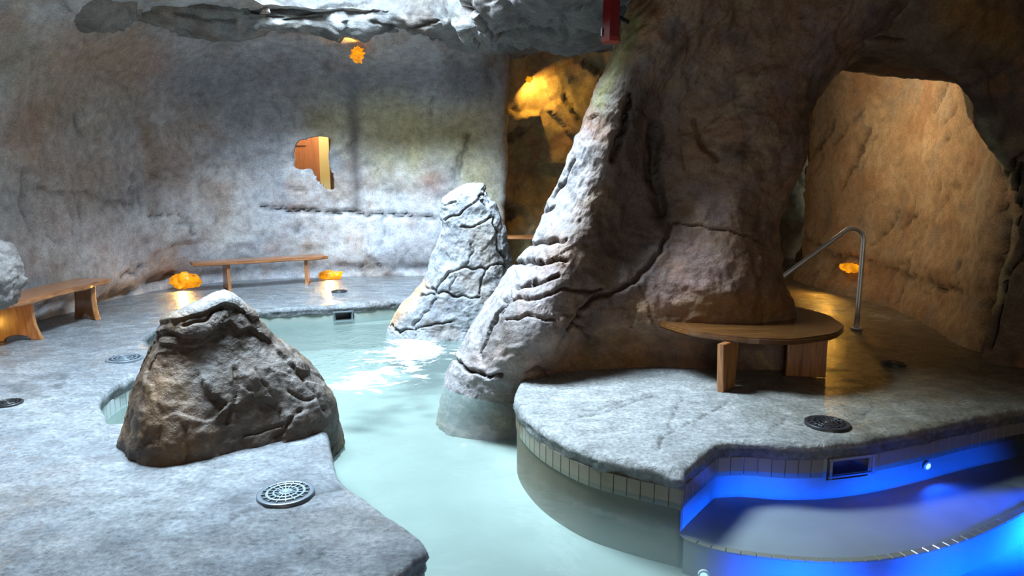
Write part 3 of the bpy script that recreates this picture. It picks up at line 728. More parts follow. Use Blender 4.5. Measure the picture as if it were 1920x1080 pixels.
# arch over the passage on the right
def build_arch():
    lip = [(1440, 330, 6.5), (1478, 230, 6.4), (1492, 175, 6.2), (1520, 120, 6.0), (1600, 92, 5.85), (1700, 92, 5.8), (1780, 118, 5.85), (1825, 170, 5.95), (1850, 240, 6.0), (1885, 320, 6.05), (1900, 400, 6.0), (1885, 500, 5.95), (1868, 580, 5.9), (1853, 655, 5.9), (1850, 690, 5.9)]
    L = np.array([D(*p) for p in lip]); K = len(L)
    cen = np.array([3.5, 6, 1.0])
    out = np.zeros((K, 3)); 
    for i in range(K):
        d = L[i] - cen; d[1] = 0; out[i] = d / np.linalg.norm(d)
    kk = np.clip((L[:, 0] - 2.6) / .6, 0, 1)[:, None]
    out = out * (.12 + .88 * kk) + np.array([0, 0, .9]) * (1 - kk)
    lipb = [(1440, 345, 7.4), (1482, 235, 7.4), (1492, 182, 7.3), (1503, 137, 7.2), (1600, 137, 7.1), (1700, 145, 7.05), (1785, 156, 6.9), (1818, 172, 6.6), (1842, 242, 6.45), (1879, 322, 6.4), (1896, 400, 6.35), (1882, 500, 6.3), (1866, 580, 6.3), (1850, 655, 6.3), (1848, 692, 6.3)]
    Lb = np.array([D(*p) for p in lipb[:K]]); Lb = Lb if len(Lb) == K else np.vstack([Lb[:K - len(Lb)], Lb])
    assert len(Lb) == K, (len(Lb), K)
    ey = np.array([0, 1., 0])
    rows = [Lb + ey * .5 + out * .5, Lb + ey * .1 + out * .06, (L * .5 + Lb * .5) + out * .05, L + out * .0,
            L + out * .14 + np.array([0, -.14, 0]), L + out * .5 + np.array([0, -.28, 0]), L + out * 1.0 + np.array([0, -.42, 0]), L + out * 1.9 + np.array([0, -.7, 0]), L + out * 3.0 + np.array([0, -1.4, 0])]
    R = np.array(rows)
    nu_, nv_ = 230, 110
    A = catmull(R, nv_); A = np.stack([catmull(A[i], nu_) for i in range(nv_)])
    V = A.reshape(-1, 3); Nn = grid_normals(V, nv_, nu_)
    m = Nn.reshape(nv_, nu_, 3)[nv_ - 40, :, 1].mean()
    if m > 0: Nn = -Nn
    d = .06 * fbm(V, .9, 5, .5, 101.) + .04 * facets(V, .6, .4, .3, 17) + .02 * ridged(V, .25, 2)
    V = V + Nn * d[:, None]
    lines = [([(1920, 290), (1900, 310), (1888, 330)], 4, .10), ([(1890, 400), (1905, 340), (1915, 310)], 4, .09), ([(1870, 500), (1900, 450), (1910, 380)], 5, .12), ([(1920, 480), (1890, 510), (1880, 560), (1858, 650)], 4, .09),
             ([(1560, 75), (1620, 66), (1700, 80)], 3, .06)]
    V, cd = carve(V, Nn, lines)
    col = paint(V, (.155, .10, .06), [((.20, .14, .08), .5, 0, .5, .7), ((.055, .04, .03), .7, 0, .5, .7), (RUST, .45, .25, .6, .6), ((.17, .16, .09), .6, .2, .6, .5)], 110.)
    col = tint(col, V, (.27, .13, .03), [([(1800, 20), (1880, 60)], 50, .7), ([(1330, 15), (1320, 25)], 25, .4)])
    col = tint(col, V, (.3, .27, .15), [([(1840, 230), (1890, 330), (1895, 420), (1870, 560)], 10, .7)], 4)
    col *= (1 - np.clip(cd / .06, 0, 1) * .6)[:, None]
    o = mesh_obj('wall_arch', V, grid_faces(nv_, nu_), M_ROCK, None, col)
    tag(o, 'dark brown rock arch over the passage', None, None, 'structure')
build_arch()

# ================================================================== FREE ROCKS
def ring_rock(rows, shape, NU, NV, seed, amp, fac, fsize, lines=(), pushes=(), cap=True, slope=.4, ridge=.0, rscale=.3, big=.6, finea=.008):
    """rows: (x_left, x_right, z, y_centre, y_radius) from base to top; shape: unit plan outline"""
    rows = np.array(rows, float); shp = catmull(np.array(shape, float), NU, True)
    # make the plan span exactly -1..1 in x
    shp[:, 0] = 2 * (shp[:, 0] - shp[:, 0].min()) / np.ptp(shp[:, 0]) - 1
    Rw = catmull(rows, NV)
    V = np.zeros((NV, NU, 3))
    xc = (Rw[:, 0] + Rw[:, 1]) / 2; rx = (Rw[:, 1] - Rw[:, 0]) / 2
    V[..., 0] = xc[:, None] + rx[:, None] * shp[None, :, 0]
    V[..., 1] = Rw[:, 3][:, None] + Rw[:, 4][:, None] * shp[None, :, 1]
    V[..., 2] = Rw[:, 2][:, None]
    V = V.reshape(-1, 3); Nn = grid_normals(V, NV, NU, True)
    ctr = np.repeat(np.stack([xc, Rw[:, 3]], 1), NU, 0)
    if ((V[:, :2] - ctr) * Nn[:, :2]).sum() < 0: Nn = -Nn
    d = amp * fbm(V, big, 5, .5, seed) + fac * facets(V, fsize, slope, .25, int(seed) + 1) + ridge * ridged(V, rscale, 3, seed) + finea * fbm(V, .13, 4, .6, seed + 3)
    V = V + Nn * d[:, None]
    for c, r, vec in pushes:
        w = np.exp(-(((V - np.array(c)) / np.array(r)) ** 2).sum(1)); V = V + w[:, None] * np.array(vec)
    A = V.reshape(NV, NU, 3); Nn = grid_normals(V, NV, NU, True)
    if ((V[:, :2] - ctr) * Nn[:, :2]).sum() < 0: Nn = -Nn
    cd = np.zeros(len(V))
    if lines: V, cd = carve(V, Nn, lines)
    Fs = [tuple(f) for f in grid_faces(NV, NU, True)]
    if cap:
        top = V[-NU:].mean(0); V = np.vstack([V, top]); k = len(V) - 1; b = (NV - 1) * NU
        Fs += [(b + i, b + (i + 1) % NU, k) for i in range(NU)]; cd = np.r_[cd, 0]
    return V, Fs, cd, Nn
def wrow(y, xl, xr, Y, ry):
    a = D(xl, y, Y); b = D(xr, y, Y); return (a[0], b[0], a[2], Y, ry)

BOXY = [(-1, 0), (-.9, -.62), (-.45, -.97), (.1, -1), (.6, -.9), (.95, -.5), (1, 0), (.85, .7), (.3, 1), (-.3, 1), (-.85, .7)]

# boulder on the left deck
sh = [(-1, .05), (-.9, -.55), (-.55, -1.0), (-.12, -1.02), (.3, -.72), (.68, -.42), (1, -.05), (1, .45), (.6, .9), (0, 1), (-.6, .9), (-.95, .5)]
rows = [wrow(868, 246, 632, 4.22, .62), wrow(842, 250, 630, 4.22, .60), wrow(800, 262, 622, 4.24, .56), wrow(750, 272, 606, 4.26, .50), wrow(700, 282, 572, 4.28, .43), wrow(655, 298, 520, 4.3, .36),
        wrow(625, 312, 492, 4.3, .31), wrow(603, 330, 476, 4.3, .26), wrow(582, 352, 458, 4.3, .20), wrow(564, 378, 442, 4.3, .13), wrow(553, 396, 428, 4.3, .06), wrow(549, 408, 418, 4.3, .015)]
bl_lines = [([(345, 612), (385, 600), (415, 575)], 2.5, .022), ([(440, 690), (445, 740), (430, 790)], 3.2, 0.022), ([(520, 820), (545, 790), (560, 770)], 3.2, 0.019), ([(460, 820), (500, 805), (530, 800)], 2.4, 0.017), ([(350, 890), (352, 850), (345, 800)], 4.0, 0.017),
            ([(560, 700), (590, 735), (605, 770)], 2.4, 0.017), ([(300, 790), (298, 840)], 2.4, 0.011), ([(480, 690), (510, 740)], 1.6, 0.014), ([(540, 730), (570, 750), (600, 745)], 3.2, 0.017)]
V, Fs, cd, BN = ring_rock(rows, sh, 260, 210, 5., .035, .075, .34, bl_lines, [((-1.62, 3.75, .55), (.16, .3, .2), (0, -.07, 0)), ((-1.5, 3.8, .25), (.12, .3, .12), (0, .08, 0)), ((-2.05, 3.8, .2), (.25, .3, .3), (0, -.05, 0))], ridge=.005, rscale=.14, finea=.007)
yl = np.interp(proj(V)[:, 0], [250, 318, 345, 385, 402, 430, 446, 468, 500, 560], [640, 622, 633, 630, 618, 604, 622, 616, 640, 700])
qy = proj(V)[:, 1]; lw = smooth(yl - qy, -2.5, 2.5) * (1 - smooth(yl - qy, 12, 60)) * (V[:, 1] < 4.35)
yl2 = np.interp(proj(V)[:, 0], [300, 340, 380, 420, 440, 470], [612, 603, 588, 570, 575, 600])
lw2 = smooth(yl2 - qy, -2, 2) * (1 - smooth(yl2 - qy, 8, 30)) * (V[:, 1] < 4.35)
V[:-1] += BN * (.024 * lw + .02 * lw2)[:-1, None]
col = paint(V, (.07, .046, .030), [((.105, .08, .062), .3, -.05, .35, .75), ((.06, .04, .026), .35, 0, .45, .75), ((.2, .115, .05), .4, .05, .5, .5)], 7.)  # base taken darker to stand in for shade on the boulder
col = tint(col, V, (.15, .07, .02), [([(310, 700), (300, 800), (310, 870)], 45, .55), ([(350, 780), (340, 870)], 30, .5)], 10)
col = tint(col, V, (.15, .128, .115), [([(390, 670), (380, 720)], 22, .7), ([(500, 680), (530, 740)], 30, .5), ([(590, 720), (620, 800)], 25, .6)], 14)
gr = smooth(V[:, 2], .78, .9); col = mixc(col, (.26, .26, .26), gr * .7)
col *= (1 - np.clip(cd / .05, 0, 1) * .6)[:, None]
o = mesh_obj('boulder', V, Fs, M_WET, None, col); tag(o, 'dark brown craggy boulder with a peaked grey top on the wet deck', 'rock')

# upright rock standing in the water
rows = [wrow(640, 724, 968, 8.25, .66), wrow(618, 728, 966, 8.25, .64), wrow(595, 738, 964, 8.25, .6), wrow(565, 762, 962, 8.25, .55), wrow(535, 792, 961, 8.25, .5), wrow(500, 808, 958, 8.25, .46), wrow(460, 822, 953, 8.25, .42),
        wrow(425, 831, 945, 8.25, .38), wrow(398, 830, 936, 8.25, .34), wrow(375, 832, 922, 8.25, .28), wrow(357, 846, 915, 8.25, .2), wrow(346, 868, 912, 8.25, .1), wrow(341, 885, 902, 8.25, .02)]
mr_lines = [([(832, 415), (870, 395), (915, 355)], 1.80, 0.043), ([(835, 385), (855, 378)], 1.65, 0.029), ([(866, 425), (890, 425), (920, 408)], 1.88, 0.043), ([(925, 410), (935, 460), (950, 500)], 2.25, 0.058), ([(905, 375), (912, 382)], 3.38, 0.058),
            ([(872, 500), (887, 470), (883, 455)], 1.65, 0.024), ([(818, 545), (840, 512), (862, 503), (912, 502), (945, 495)], 1.80, 0.043), ([(800, 535), (818, 547), (850, 552), (880, 562), (898, 558)], 1.88, 0.048), ([(910, 504), (902, 540), (896, 560)], 1.80, 0.043),
            ([(845, 545), (853, 522)], 1.65, 0.024), ([(772, 615), (800, 580), (815, 562)], 1.65, 0.038), ([(730, 610), (748, 622), (800, 612), (850, 600)], 1.80, 0.048), ([(785, 556), (815, 550)], 1.65, 0.029)]
V, Fs, cd, _ = ring_rock(rows, BOXY, 320, 300, 14., .04, .05, .42, mr_lines, ridge=.014, rscale=.2)
col = paint(V, (.22, .225, .235), [((.15, .15, .16), .5, 0, .5, .7), ((.21, .17, .14), .4, .2, .6, .5), ((.30, .305, .31), .5, 0, .5, .6)], 17.)
col = tint(col, V, (.42, .25, .13), [([(790, 535), (735, 600)], 12, .9)], 4)
col = tint(col, V, (.22, .17, .13), [([(900, 440), (920, 490)], 25, .6), ([(880, 525), (900, 540)], 22, .55)], 8)
col *= (1 - np.clip(cd / .06, 0, 1) * .55)[:, None]
o = mesh_obj('standing_rock', V, Fs, M_ROCK, None, col); tag(o, 'pale grey upright rock with dark cracks standing in the pool', 'rock')

# the great leaning pillar
YC = 6.15
rows = [wrow(800, 818, 1500, YC, .60), wrow(760, 828, 1495, YC, .62), wrow(725, 834, 1490, YC, .66), wrow(690, 842, 1485, YC, .72), wrow(655, 860, 1480, YC, .78), wrow(610, 890, 1474, YC, .80), wrow(565, 920, 1468, YC + .02, .78), wrow(510, 955, 1446, YC + .03, .74), wrow(450, 995, 1438, YC + .05, .68),
        wrow(390, 1032, 1448, YC + .06, .64), wrow(330, 1062, 1466, YC + .07, .62), wrow(270, 1084, 1482, YC + .07, .60), wrow(210, 1104, 1500, YC + .06, .6), wrow(150, 1126, 1540, YC, .62), wrow(90, 1150, 1620, YC - .05, .66), wrow(30, 1172, 1700, YC - .1, .72), wrow(-40, 1190, 1800, YC - .1, .8), wrow(-140, 1180, 1900, YC - .1, .9), wrow(-260, 1150, 1950, YC - .1, 1.0)]
p_lines = [([(905, 500), (960, 492), (1030, 492), (1060, 488)], 3.0, .10), ([(970, 540), (1010, 530), (1050, 520)], 3.0, .10), ([(950, 555), (930, 600), (905, 650), (900, 670)], 1.8, .07), ([(965, 510), (955, 560), (940, 590)], 1.5, .05),
           ([(845, 665), (870, 690), (910, 705), (940, 705)], 3.0, .10), ([(1060, 740), (1010, 690), (990, 700)], 2.4, .05), ([(1255, 415), (1320, 425), (1400, 440), (1432, 455)], 1.8, .05), ([(1255, 420), (1240, 470), (1190, 530), (1120, 560)], 4.2, .05),
           ([(1065, 620), (1090, 580), (1130, 545)], 3.0, .07), ([(1300, 230), (1320, 280), (1345, 300)], 4.2, .05), ([(1230, 240), (1225, 330), (1240, 400)], 12.0, .07), ([(1035, 370), (1060, 340), (1075, 300)], 2.4, .07), ([(1020, 400), (1040, 385)], 1.8, .06), ([(960, 470), (1010, 455), (1060, 450)], 3.0, .06), ([(1080, 600), (1110, 640)], 2.4, .05),
           ([(940, 560), (1000, 560), (1060, 540), (1120, 545)], 3.0, .05), ([(950, 600), (990, 590), (1040, 600)], 2.4, .05), ([(1150, 300), (1170, 240), (1180, 180)], 6.0, .08)]
pushes = [((1.0, 5.2, .16), (.55, .5, .17), (0, .36, 0)), ((1.9, 5.3, .12), (.5, .5, .2), (0, .30, 0)), ((.95, 5.5, 1.35), (.45, .5, .5), (0, .22, 0)), ((1.35, 5.35, .75), (.5, .4, .3), (0, -.12, 0)), ((1.9, 5.5, .75), (.35, .4, .3), (0, -.08, 0)), ((.25, 5.5, .35), (.3, .4, .25), (0, -.10, 0)),
          ((1.1, 5.55, 2.0), (.35, .5, .5), (0, .18, 0)), ((1.9, 5.6, 1.9), (.4, .5, .6), (0, -.08, 0))]
PSH = [(-1, .1), (-1, -.45), (-.86, -.95), (-.66, -1.08), (-.36, -.78), (.05, -.68), (.5, -.82), (.93, -.6), (1, 0), (.85, .7), (.3, 1), (-.3, 1), (-.85, .7)]
V, Fs, cd, _ = ring_rock(rows, PSH, 460, 400, 23., .06, .04, .55, p_lines, pushes, True, .35, .012, .2, .8)
col = paint(V, (.19, .105, .06), [((.25, .15, .088), .5, -.05, .45, .75), ((.075, .045, .03), .6, 0, .5, .8), (RUST, .5, .15, .6, .5), ((.2, .135, .13), .7, .1, .6, .5), ((.3, .2, .1), .25, .3, .7, .4)], 27.)
col = tint(col, V, (.23, .22, .225), [([(1090, 290), (1040, 380), (980, 480), (920, 570), (860, 660), (850, 720)], 42, .85), ([(930, 700), (900, 740)], 45, .7), ([(1000, 560), (1000, 640)], 50, .5)], 12)  # paler left ridge: daylight on the edge put into the colour
col = tint(col, V, (.26, .235, .08), [([(1190, 40), (1160, 120), (1125, 190)], 16, .85)], 4)
col = tint(col, V, (.065, .04, .03), [([(1200, 200), (1190, 350), (1160, 480), (1130, 540)], 70, .75), ([(1240, 400), (1230, 520)], 40, .6)], 16)  # dark zone right of the ridge: painted shadow
col = tint(col, V, (.25, .13, .035), [([(1200, 580), (1300, 570), (1450, 575)], 24, .7), ([(1080, 690), (1200, 680)], 30, .6)], 12)  # rust bands; the lower one also carries painted amber light
col = tint(col, V, (.34, .27, .12), [([(1424, 662), (1434, 678), (1446, 690)], 6, .8), ([(1446, 690), (1462, 701)], 3, .7)], 2)
col = tint(col, V, (.22, .12, .11), [([(1290, 470), (1340, 500), (1230, 560)], 40, .55)], 16)
col *= (1 - np.clip(cd / .07, 0, 1) * .6)[:, None]
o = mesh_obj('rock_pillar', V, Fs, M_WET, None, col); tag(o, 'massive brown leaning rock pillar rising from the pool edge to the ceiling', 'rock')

# rock hump at the left edge
rows = [wrow(588, -330, 4, 5.9, .14), wrow(575, -340, 22, 5.9, .32), wrow(540, -345, 24, 5.9, .4), wrow(510, -345, 18, 5.9, .42), wrow(485, -345, 10, 5.9, .42), wrow(466, -340, -6, 5.9, .38), wrow(452, -335, -60, 5.9, .3), wrow(440, -330, -160, 5.9, .15)]
V, Fs, cd, _ = ring_rock(rows, BOXY, 110, 100, 41., .06, .09, .25, [], (), True, finea=.02)
col = paint(V, (.22, .20, .19), [((.15, .12, .1), .3, 0, .5, .7)], 47.)
o = mesh_obj('wall_outcrop', V, Fs, M_ROCK, None, col); tag(o, 'pale rounded rock knob jutting from the wall over the short bench', None, None, 'structure')

# ================================================================== BENCHES
def slab(name, outline, z0, z1, mat, parent, bev=.008):
    import bmesh
    bm = bmesh.new(); vs = [bm.verts.new((x, y, z0)) for x, y in outline]
    f = bm.faces.new(vs); r = bmesh.ops.extrude_face_region(bm, geom=[f])
    for v in r['geom']:
        if isinstance(v, bmesh.types.BMVert): v.co.z = z1
    bmesh.ops.recalc_face_normals(bm, faces=bm.faces)
    ed = [e for e in bm.edges if abs(e.verts[0].co.z - e.verts[1].co.z) < 1e-6]
    bmesh.ops.bevel(bm, geom=ed, offset=bev, segments=2, affect='EDGES')
    me = bpy.data.meshes.new(name); bm.to_mesh(me); bm.free(); me.materials.append(mat)
    o = bpy.data.objects.new(name, me); C.objects.link(o); o.parent = parent
    return o
def leg_panel(name, half_w_top, half_w_mid, half_w_bot, h, thick, mat, parent, x, y, rz, arch=.05):
    """plank leg standing in the local XZ plane with waisted sides and an arched foot"""
    n = 12; pts = []
    for i in range(n + 1):
        t = i / n; w = (1 - t) ** 2 * half_w_bot + 2 * t * (1 - t) * half_w_mid + t * t * half_w_top
        pts.append((w, t * h))
    right = pts; left = [(-a, b) for a, b in pts[::-1]]
    foot = []
    fw = half_w_bot * .55
    for i in range(9):
        a = math.pi * i / 8; foot.append((-fw * math.cos(a), arch * math.sin(a)))
    out = right + left + foot
    import bmesh
    bm = bmesh.new(); vs = [bm.verts.new((a, -thick / 2, b)) for a, b in out]; f = bm.faces.new(vs)
    r = bmesh.ops.extrude_face_region(bm, geom=[f])
    for v in r['geom']:
        if isinstance(v, bmesh.types.BMVert): v.co.y = thick / 2
    bmesh.ops.recalc_face_normals(bm, faces=bm.faces)
    bmesh.ops.bevel(bm, geom=[e for e in bm.edges if abs(e.verts[0].co.y - e.verts[1].co.y) < 1e-6], offset=.006, segments=1, affect='EDGES')
    me = bpy.data.meshes.new(name); bm.to_mesh(me); bm.free(); me.materials.append(mat)
    o = bpy.data.objects.new(name, me); C.objects.link(o); o.parent = parent; o.location = (x, y, 0); o.rotation_euler = (0, 0, rz)
    return o
def live_edge(L, w, seed, amp=.03, taper=0.0):
    r = np.random.RandomState(seed); n = 40; x = np.linspace(-L / 2, L / 2, n)
    P = np.stack([x, np.zeros(n), np.full(n, seed * 1.7)], 1)
    f = -w / 2 + amp * fbm(P, .5, 3); f += .10 * w * np.exp(-((np.abs(x) - L / 2) / .06) ** 2)
    return [(a, b) for a, b in zip(x, f)] + [(L / 2 + .0, w / 2), (-L / 2, w / 2)]

# long bench against the back wall
zs = .44
a = D(352, 492, 9.75); b = D(606, 477, 10.8); mid = (a + b) / 2; L = np.linalg.norm((b - a)[:2]); an = math.atan2(b[1] - a[1], b[0] - a[0])
t = thing('bench', 'long low wooden bench with two plank legs under the peephole', 'bench', (mid[0], mid[1] + .1, 0), an)
slab('seat', live_edge(L, .40, 3, .025), .40, .45, M_WOODX, t)
leg_panel('leg', .16, .12, .2, .40, .05, M_WOODZ, t, -L / 2 + .48, .0, math.pi / 2 + .05, .03)
leg_panel('leg', .16, .12, .2, .40, .05, M_WOODZ, t, L / 2 - .30, .0, math.pi / 2 - .35, .03)

# short bench by the left wall
a = G(20, 566, .42); b = G(176, 528, .42); 
a = np.array([-4.98, 6.45, 0]); b = np.array([-5.02, 8.05, 0])
mid = (a + b) / 2; L = 1.72; an = math.atan2(b[1] - a[1], b[0] - a[0])
t = thing('bench', 'short wooden bench with waisted plank legs and wavy front edge by the left wall', 'bench', (mid[0] - .12, mid[1], 0), an)
slab('seat', live_edge(L, .46, 8, .06), .40, .455, M_WOODX, t)
leg_panel('leg', .17, .13, .22, .40, .06, M_WOODZ, t, -L / 2 + .35, .0, math.pi / 2 + .25, .06)
leg_panel('leg', .20, .16, .24, .40, .06, M_WOODZ, t, L / 2 - .20, .0, math.pi / 2 - .55, .06)

# round bench built around the pillar foot
t = thing('bench', 'round wooden bench wrapped around the foot of the rock pillar', 'bench', (2.05, 5.84, 0))
el = []
for i in range(64):
    a = 2 * math.pi * i / 64; r = 1 + .008 * math.sin(7 * a) + .006 * math.sin(13 * a + 1)
    x = math.cos(a); y = math.sin(a)
    rx = .80; ry = .88
    el.append((rx * r * x * (1.0 if x > 0 else 1.02), ry * r * y))
slab('seat', el, .385, .435, M_WOODD, t, .012)
leg_panel('leg', .13, .12, .1, .385, .055, M_WOODZ, t, -.36, -.76, math.radians(46), .0)
leg_panel('leg', .16, .15, .16, .385, .055, M_WOODZ, t, .42, -.40, math.radians(-8), .0)
leg_panel('leg', .16, .15, .16, .385, .055, M_WOODZ, t, .40, .50, math.radians(40), .0)

# bench glimpsed in the recess
p = D(965, 445, 11.2)
t = thing('bench', 'orange wooden bench half hidden in the recess behind the pillar', 'bench', (p[0] + .42, 11.55, 0))
hs = p[2]
slab('seat', live_edge(1.1, .38, 5, .02), hs - .05, hs, M_WOODX, t)
leg_panel('leg', .14, .12, .15, hs - .05, .05, M_WOODZ, t, -.1, .05, math.pi / 2, .03)
leg_panel('leg', .14, .12, .15, hs - .05, .05, M_WOODZ, t, .38, 0, math.pi / 2, .03)

# ================================================================== HANDRAIL
def tube(name, pts, r, mat, parent, n=14, closed=False):
    P = np.asarray(pts, float); m = len(P); T = np.gradient(P, axis=0); T /= np.linalg.norm(T, axis=1)[:, None]
    up = np.array([0, 0, 1.0]) if abs(T[0, 2]) < .9 else np.array([0, 1.0, 0]); V = []
    for i in range(m):
        u = np.cross(T[i], up); u /= np.linalg.norm(u) + 1e-9; v = np.cross(u, T[i]); up = v
        for k in range(n):
            a = 2 * math.pi * k / n; V.append(P[i] + r * (math.cos(a) * u + math.sin(a) * v))
    Fs = [tuple(f) for f in grid_faces(m, n, True)] + [tuple(range(n))[::-1], tuple((m - 1) * n + k for k in range(n))]
    return mesh_obj(name, V, Fs, mat, parent)
def disc(name, r, h, mat, parent, loc, seg=32, bev=.004, rot=(0, 0, 0)):
    import bmesh
    bm = bmesh.new(); bmesh.ops.create_cone(bm, cap_ends=True, segments=seg, radius1=r, radius2=r, depth=h)
    if bev: bmesh.ops.bevel(bm, geom=[e for e in bm.edges if abs(e.verts[0].co.z - e.verts[1].co.z) < 1e-6], offset=bev, segments=2, affect='EDGES')
    me = bpy.data.meshes.new(name); bm.to_mesh(me); bm.free(); me.materials.append(mat)
    for p in me.polygons: p.use_smooth = len(p.vertices) < 6
    o = bpy.data.objects.new(name, me); C.objects.link(o); o.parent = parent; o.location = loc; o.rotation_euler = rot
    return o
base = G(1606, 617); Yr = base[1]
top = D(1612, 470, Yr); pk = D(1580, 428, Yr); s1 = D(1545, 440, Yr); e1 = D(1450, 510, Yr)
t = thing('handrail', 'bent stainless steel handrail rising from the floor by the passage', 'handrail', tuple(base))
ctrl = []
def arc_path():
    pts = [np.array([0, 0, 0.0]), np.array([0, 0, .3]), np.array([0, 0, .6])]
    H = pk[2]; sl = (s1 - e1); sl = sl / np.linalg.norm(sl)
    r = .13; ang = math.atan2(sl[2], sl[0])
    cx, cz = base[0] - r, H - r
    for k in range(0, 15):
        a = k / 14 * (math.pi / 2 + ang); pts.append(np.array([cx + r * math.cos(a) - base[0], 0, cz + r * math.sin(a)]))
    last = pts[-1]; dirv = np.array([-sl[0], 0, -sl[2]])
    Lr = (last[0] + base[0] - e1[0]) / max(.1, sl[0])
    for k in range(1, 9): pts.append(last + dirv * Lr * 1.1 * k / 8 + np.array([0, .0 * k, 0]))
    # second leg runs down to the floor behind the pillar
    q = pts[-1]; 
    pts.append(q + np.array([-.05, 0, -.08])); pts.append(np.array([q[0] - .07, 0, q[2] - .25])); pts.append(np.array([q[0] - .07, 0, .0]))
    return pts
path = arc_path()
tube('rail', path, .027, M_STEEL, t)
disc('base_flange', .062, .02, M_STEEL, t, (0, 0, .012))
disc('base_flange', .062, .02, M_STEEL, t, (path[-1][0], 0, .012))

# ================================================================== FLOOR DRAINS
def drain(px, py, r, label, mat, mat2, big=True, spokes=16, group=None):
    p = G(px, py); t = thing('floor_drain', label, 'drain', (p[0], p[1], .0), random.uniform(0, 1))
    disc('sump', r * .86, .02, M_HOLE, t, (0, 0, .004), 40, 0)
    def ringm(name, r0, r1, z0, z1, m, par):
        n = 48; V = []; 
        for rr, zz in ((r1, z0), (r1, z1 - .003), (r1 - .004, z1), (r0 + .002, z1), (r0, z1 - .002), (r0, z0)):
            for k in range(n):
                a = 2 * math.pi * k / n; V.append((rr * math.cos(a), rr * math.sin(a), zz))
        return mesh_obj(name, V, grid_faces(6, n, True), m, par)
    ringm('frame', r * .82, r, -.01, .017, mat, t)
    if big:
        g = ringm('grate_ring', r * .60, r * .70, .012, .021, mat2, t); ringm('grate_ring', r * .38, r * .46, .012, .021, mat2, t); ringm('grate_ring', r * .16, r * .24, .012, .021, mat2, t)
        for k in range(8):
            a = math.pi * k / 8
            me = box_mesh('spoke', r * 1.66, r * .035, .008, 0); me.materials.append(mat2)
            s = bpy.data.objects.new('spoke', me); C.objects.link(s); s.parent = t; s.rotation_euler = (0, 0, a); s.location = (0, 0, .0165 + .0002 * k)
        disc('hub', r * .12, .012, mat2, t, (0, 0, .017), 24, .002)
    return t
drain(536, 928, .145, 'round grey grated drain on the wet deck in front of the boulder', M_DRAIN, M_DRAINL)
drain(234, 674, .155, 'round grey drain cover on the pale deck beside the boulder, near the short bench', M_DRAIN, M_DRAIN)
drain(14, 758, .10, 'small dark drain on the deck well away from the short bench', M_DRAIND, M_DRAIND)
drain(1551, 796, .143, 'round black drain on the deck in front of the round bench', M_DRAIND, M_DRAIND)
drain(636, 547, .12, 'small dark drain on the far deck near the right end of the long bench', M_DRAIND, M_DRAIND)
drain(1676, 683, .10, 'small dark drain on the shaded floor beyond the round bench', M_DRAIND, M_DRAIND)

# ================================================================== POOL FITTINGS
def skimmer(c, d, w, h, z0, label, mat, depth=.22):
    """open box let into the wall; d = direction along the wall, opening towards the pool"""
    an = math.atan2(d[1], d[0]); t = thing('skimmer', label, 'skimmer', (c[0], c[1], z0), an)
    # local: x along wall, +y into the deck
    def bx(name, sx, sy, sz, x, y, z, m):
        me = box_mesh(name, sx, sy, sz, .003); me.materials.append(m); o = bpy.data.objects.new(name, me); C.objects.link(o); o.parent = t; o.location = (x, y, z); return o
    k = .016
    bx('side_panel', k, depth, h, -w / 2, depth / 2, h / 2, mat); bx('side_panel', k, depth, h, w / 2, depth / 2, h / 2, mat)
    bx('top_panel', w, depth, k, 0, depth / 2, h + k / 2, mat); bx('floor_panel', w, depth, k, 0, depth / 2, 0, mat); bx('back_panel', w, k, h, 0, depth, h / 2, mat)
    bx('frame_bar', w + .05, .014, .02, 0, -.006, h + .008, mat); bx('frame_bar', w + .05, .014, .014, 0, -.006, -.002, mat)
    bx('frame_bar', .018, .014, h + .03, -w / 2 - .008, -.006, h / 2, mat); bx('frame_bar', .018, .014, h + .03, w / 2 + .008, -.006, h / 2, mat)
    return t
M_SKIM = flat_mat('grey_plastic', (.26, .25, .27), .4, var=.1)
i1 = np.argmin(np.abs(P1[:, 0] - (SK1 + SK2) / 2)); c = P1[i1]; dv = P1[max(0, i1 - 2)] - P1[i1 + 2]; dv /= np.linalg.norm(dv)
if dv[0] < 0: dv = -dv
skimmer(c + np.array([-dv[1], dv[0]]) * .015, dv, (SK2 - SK1) * 1.0, .105, -.235, 'grey skimmer opening in the tiled wall of the blue lit bay', M_SKIM)
k4 = np.argmin(np.abs(P4[:, 0] - (BG1 + BG2) / 2) + 10 * (P4[:, 1] < 7.5)); c = P4[k4]; dv = P4[min(len(P4) - 1, k4 - 2)] - P4[k4 + 2]; dv /= np.linalg.norm(dv)
if dv[0] < 0: dv = -dv
skimmer(c + np.array([-dv[1], dv[0]]) * .005, dv, (BG2 - BG1), .12, -.225, 'dark skimmer opening in the far edge of the milky pool', M_DRAIN)

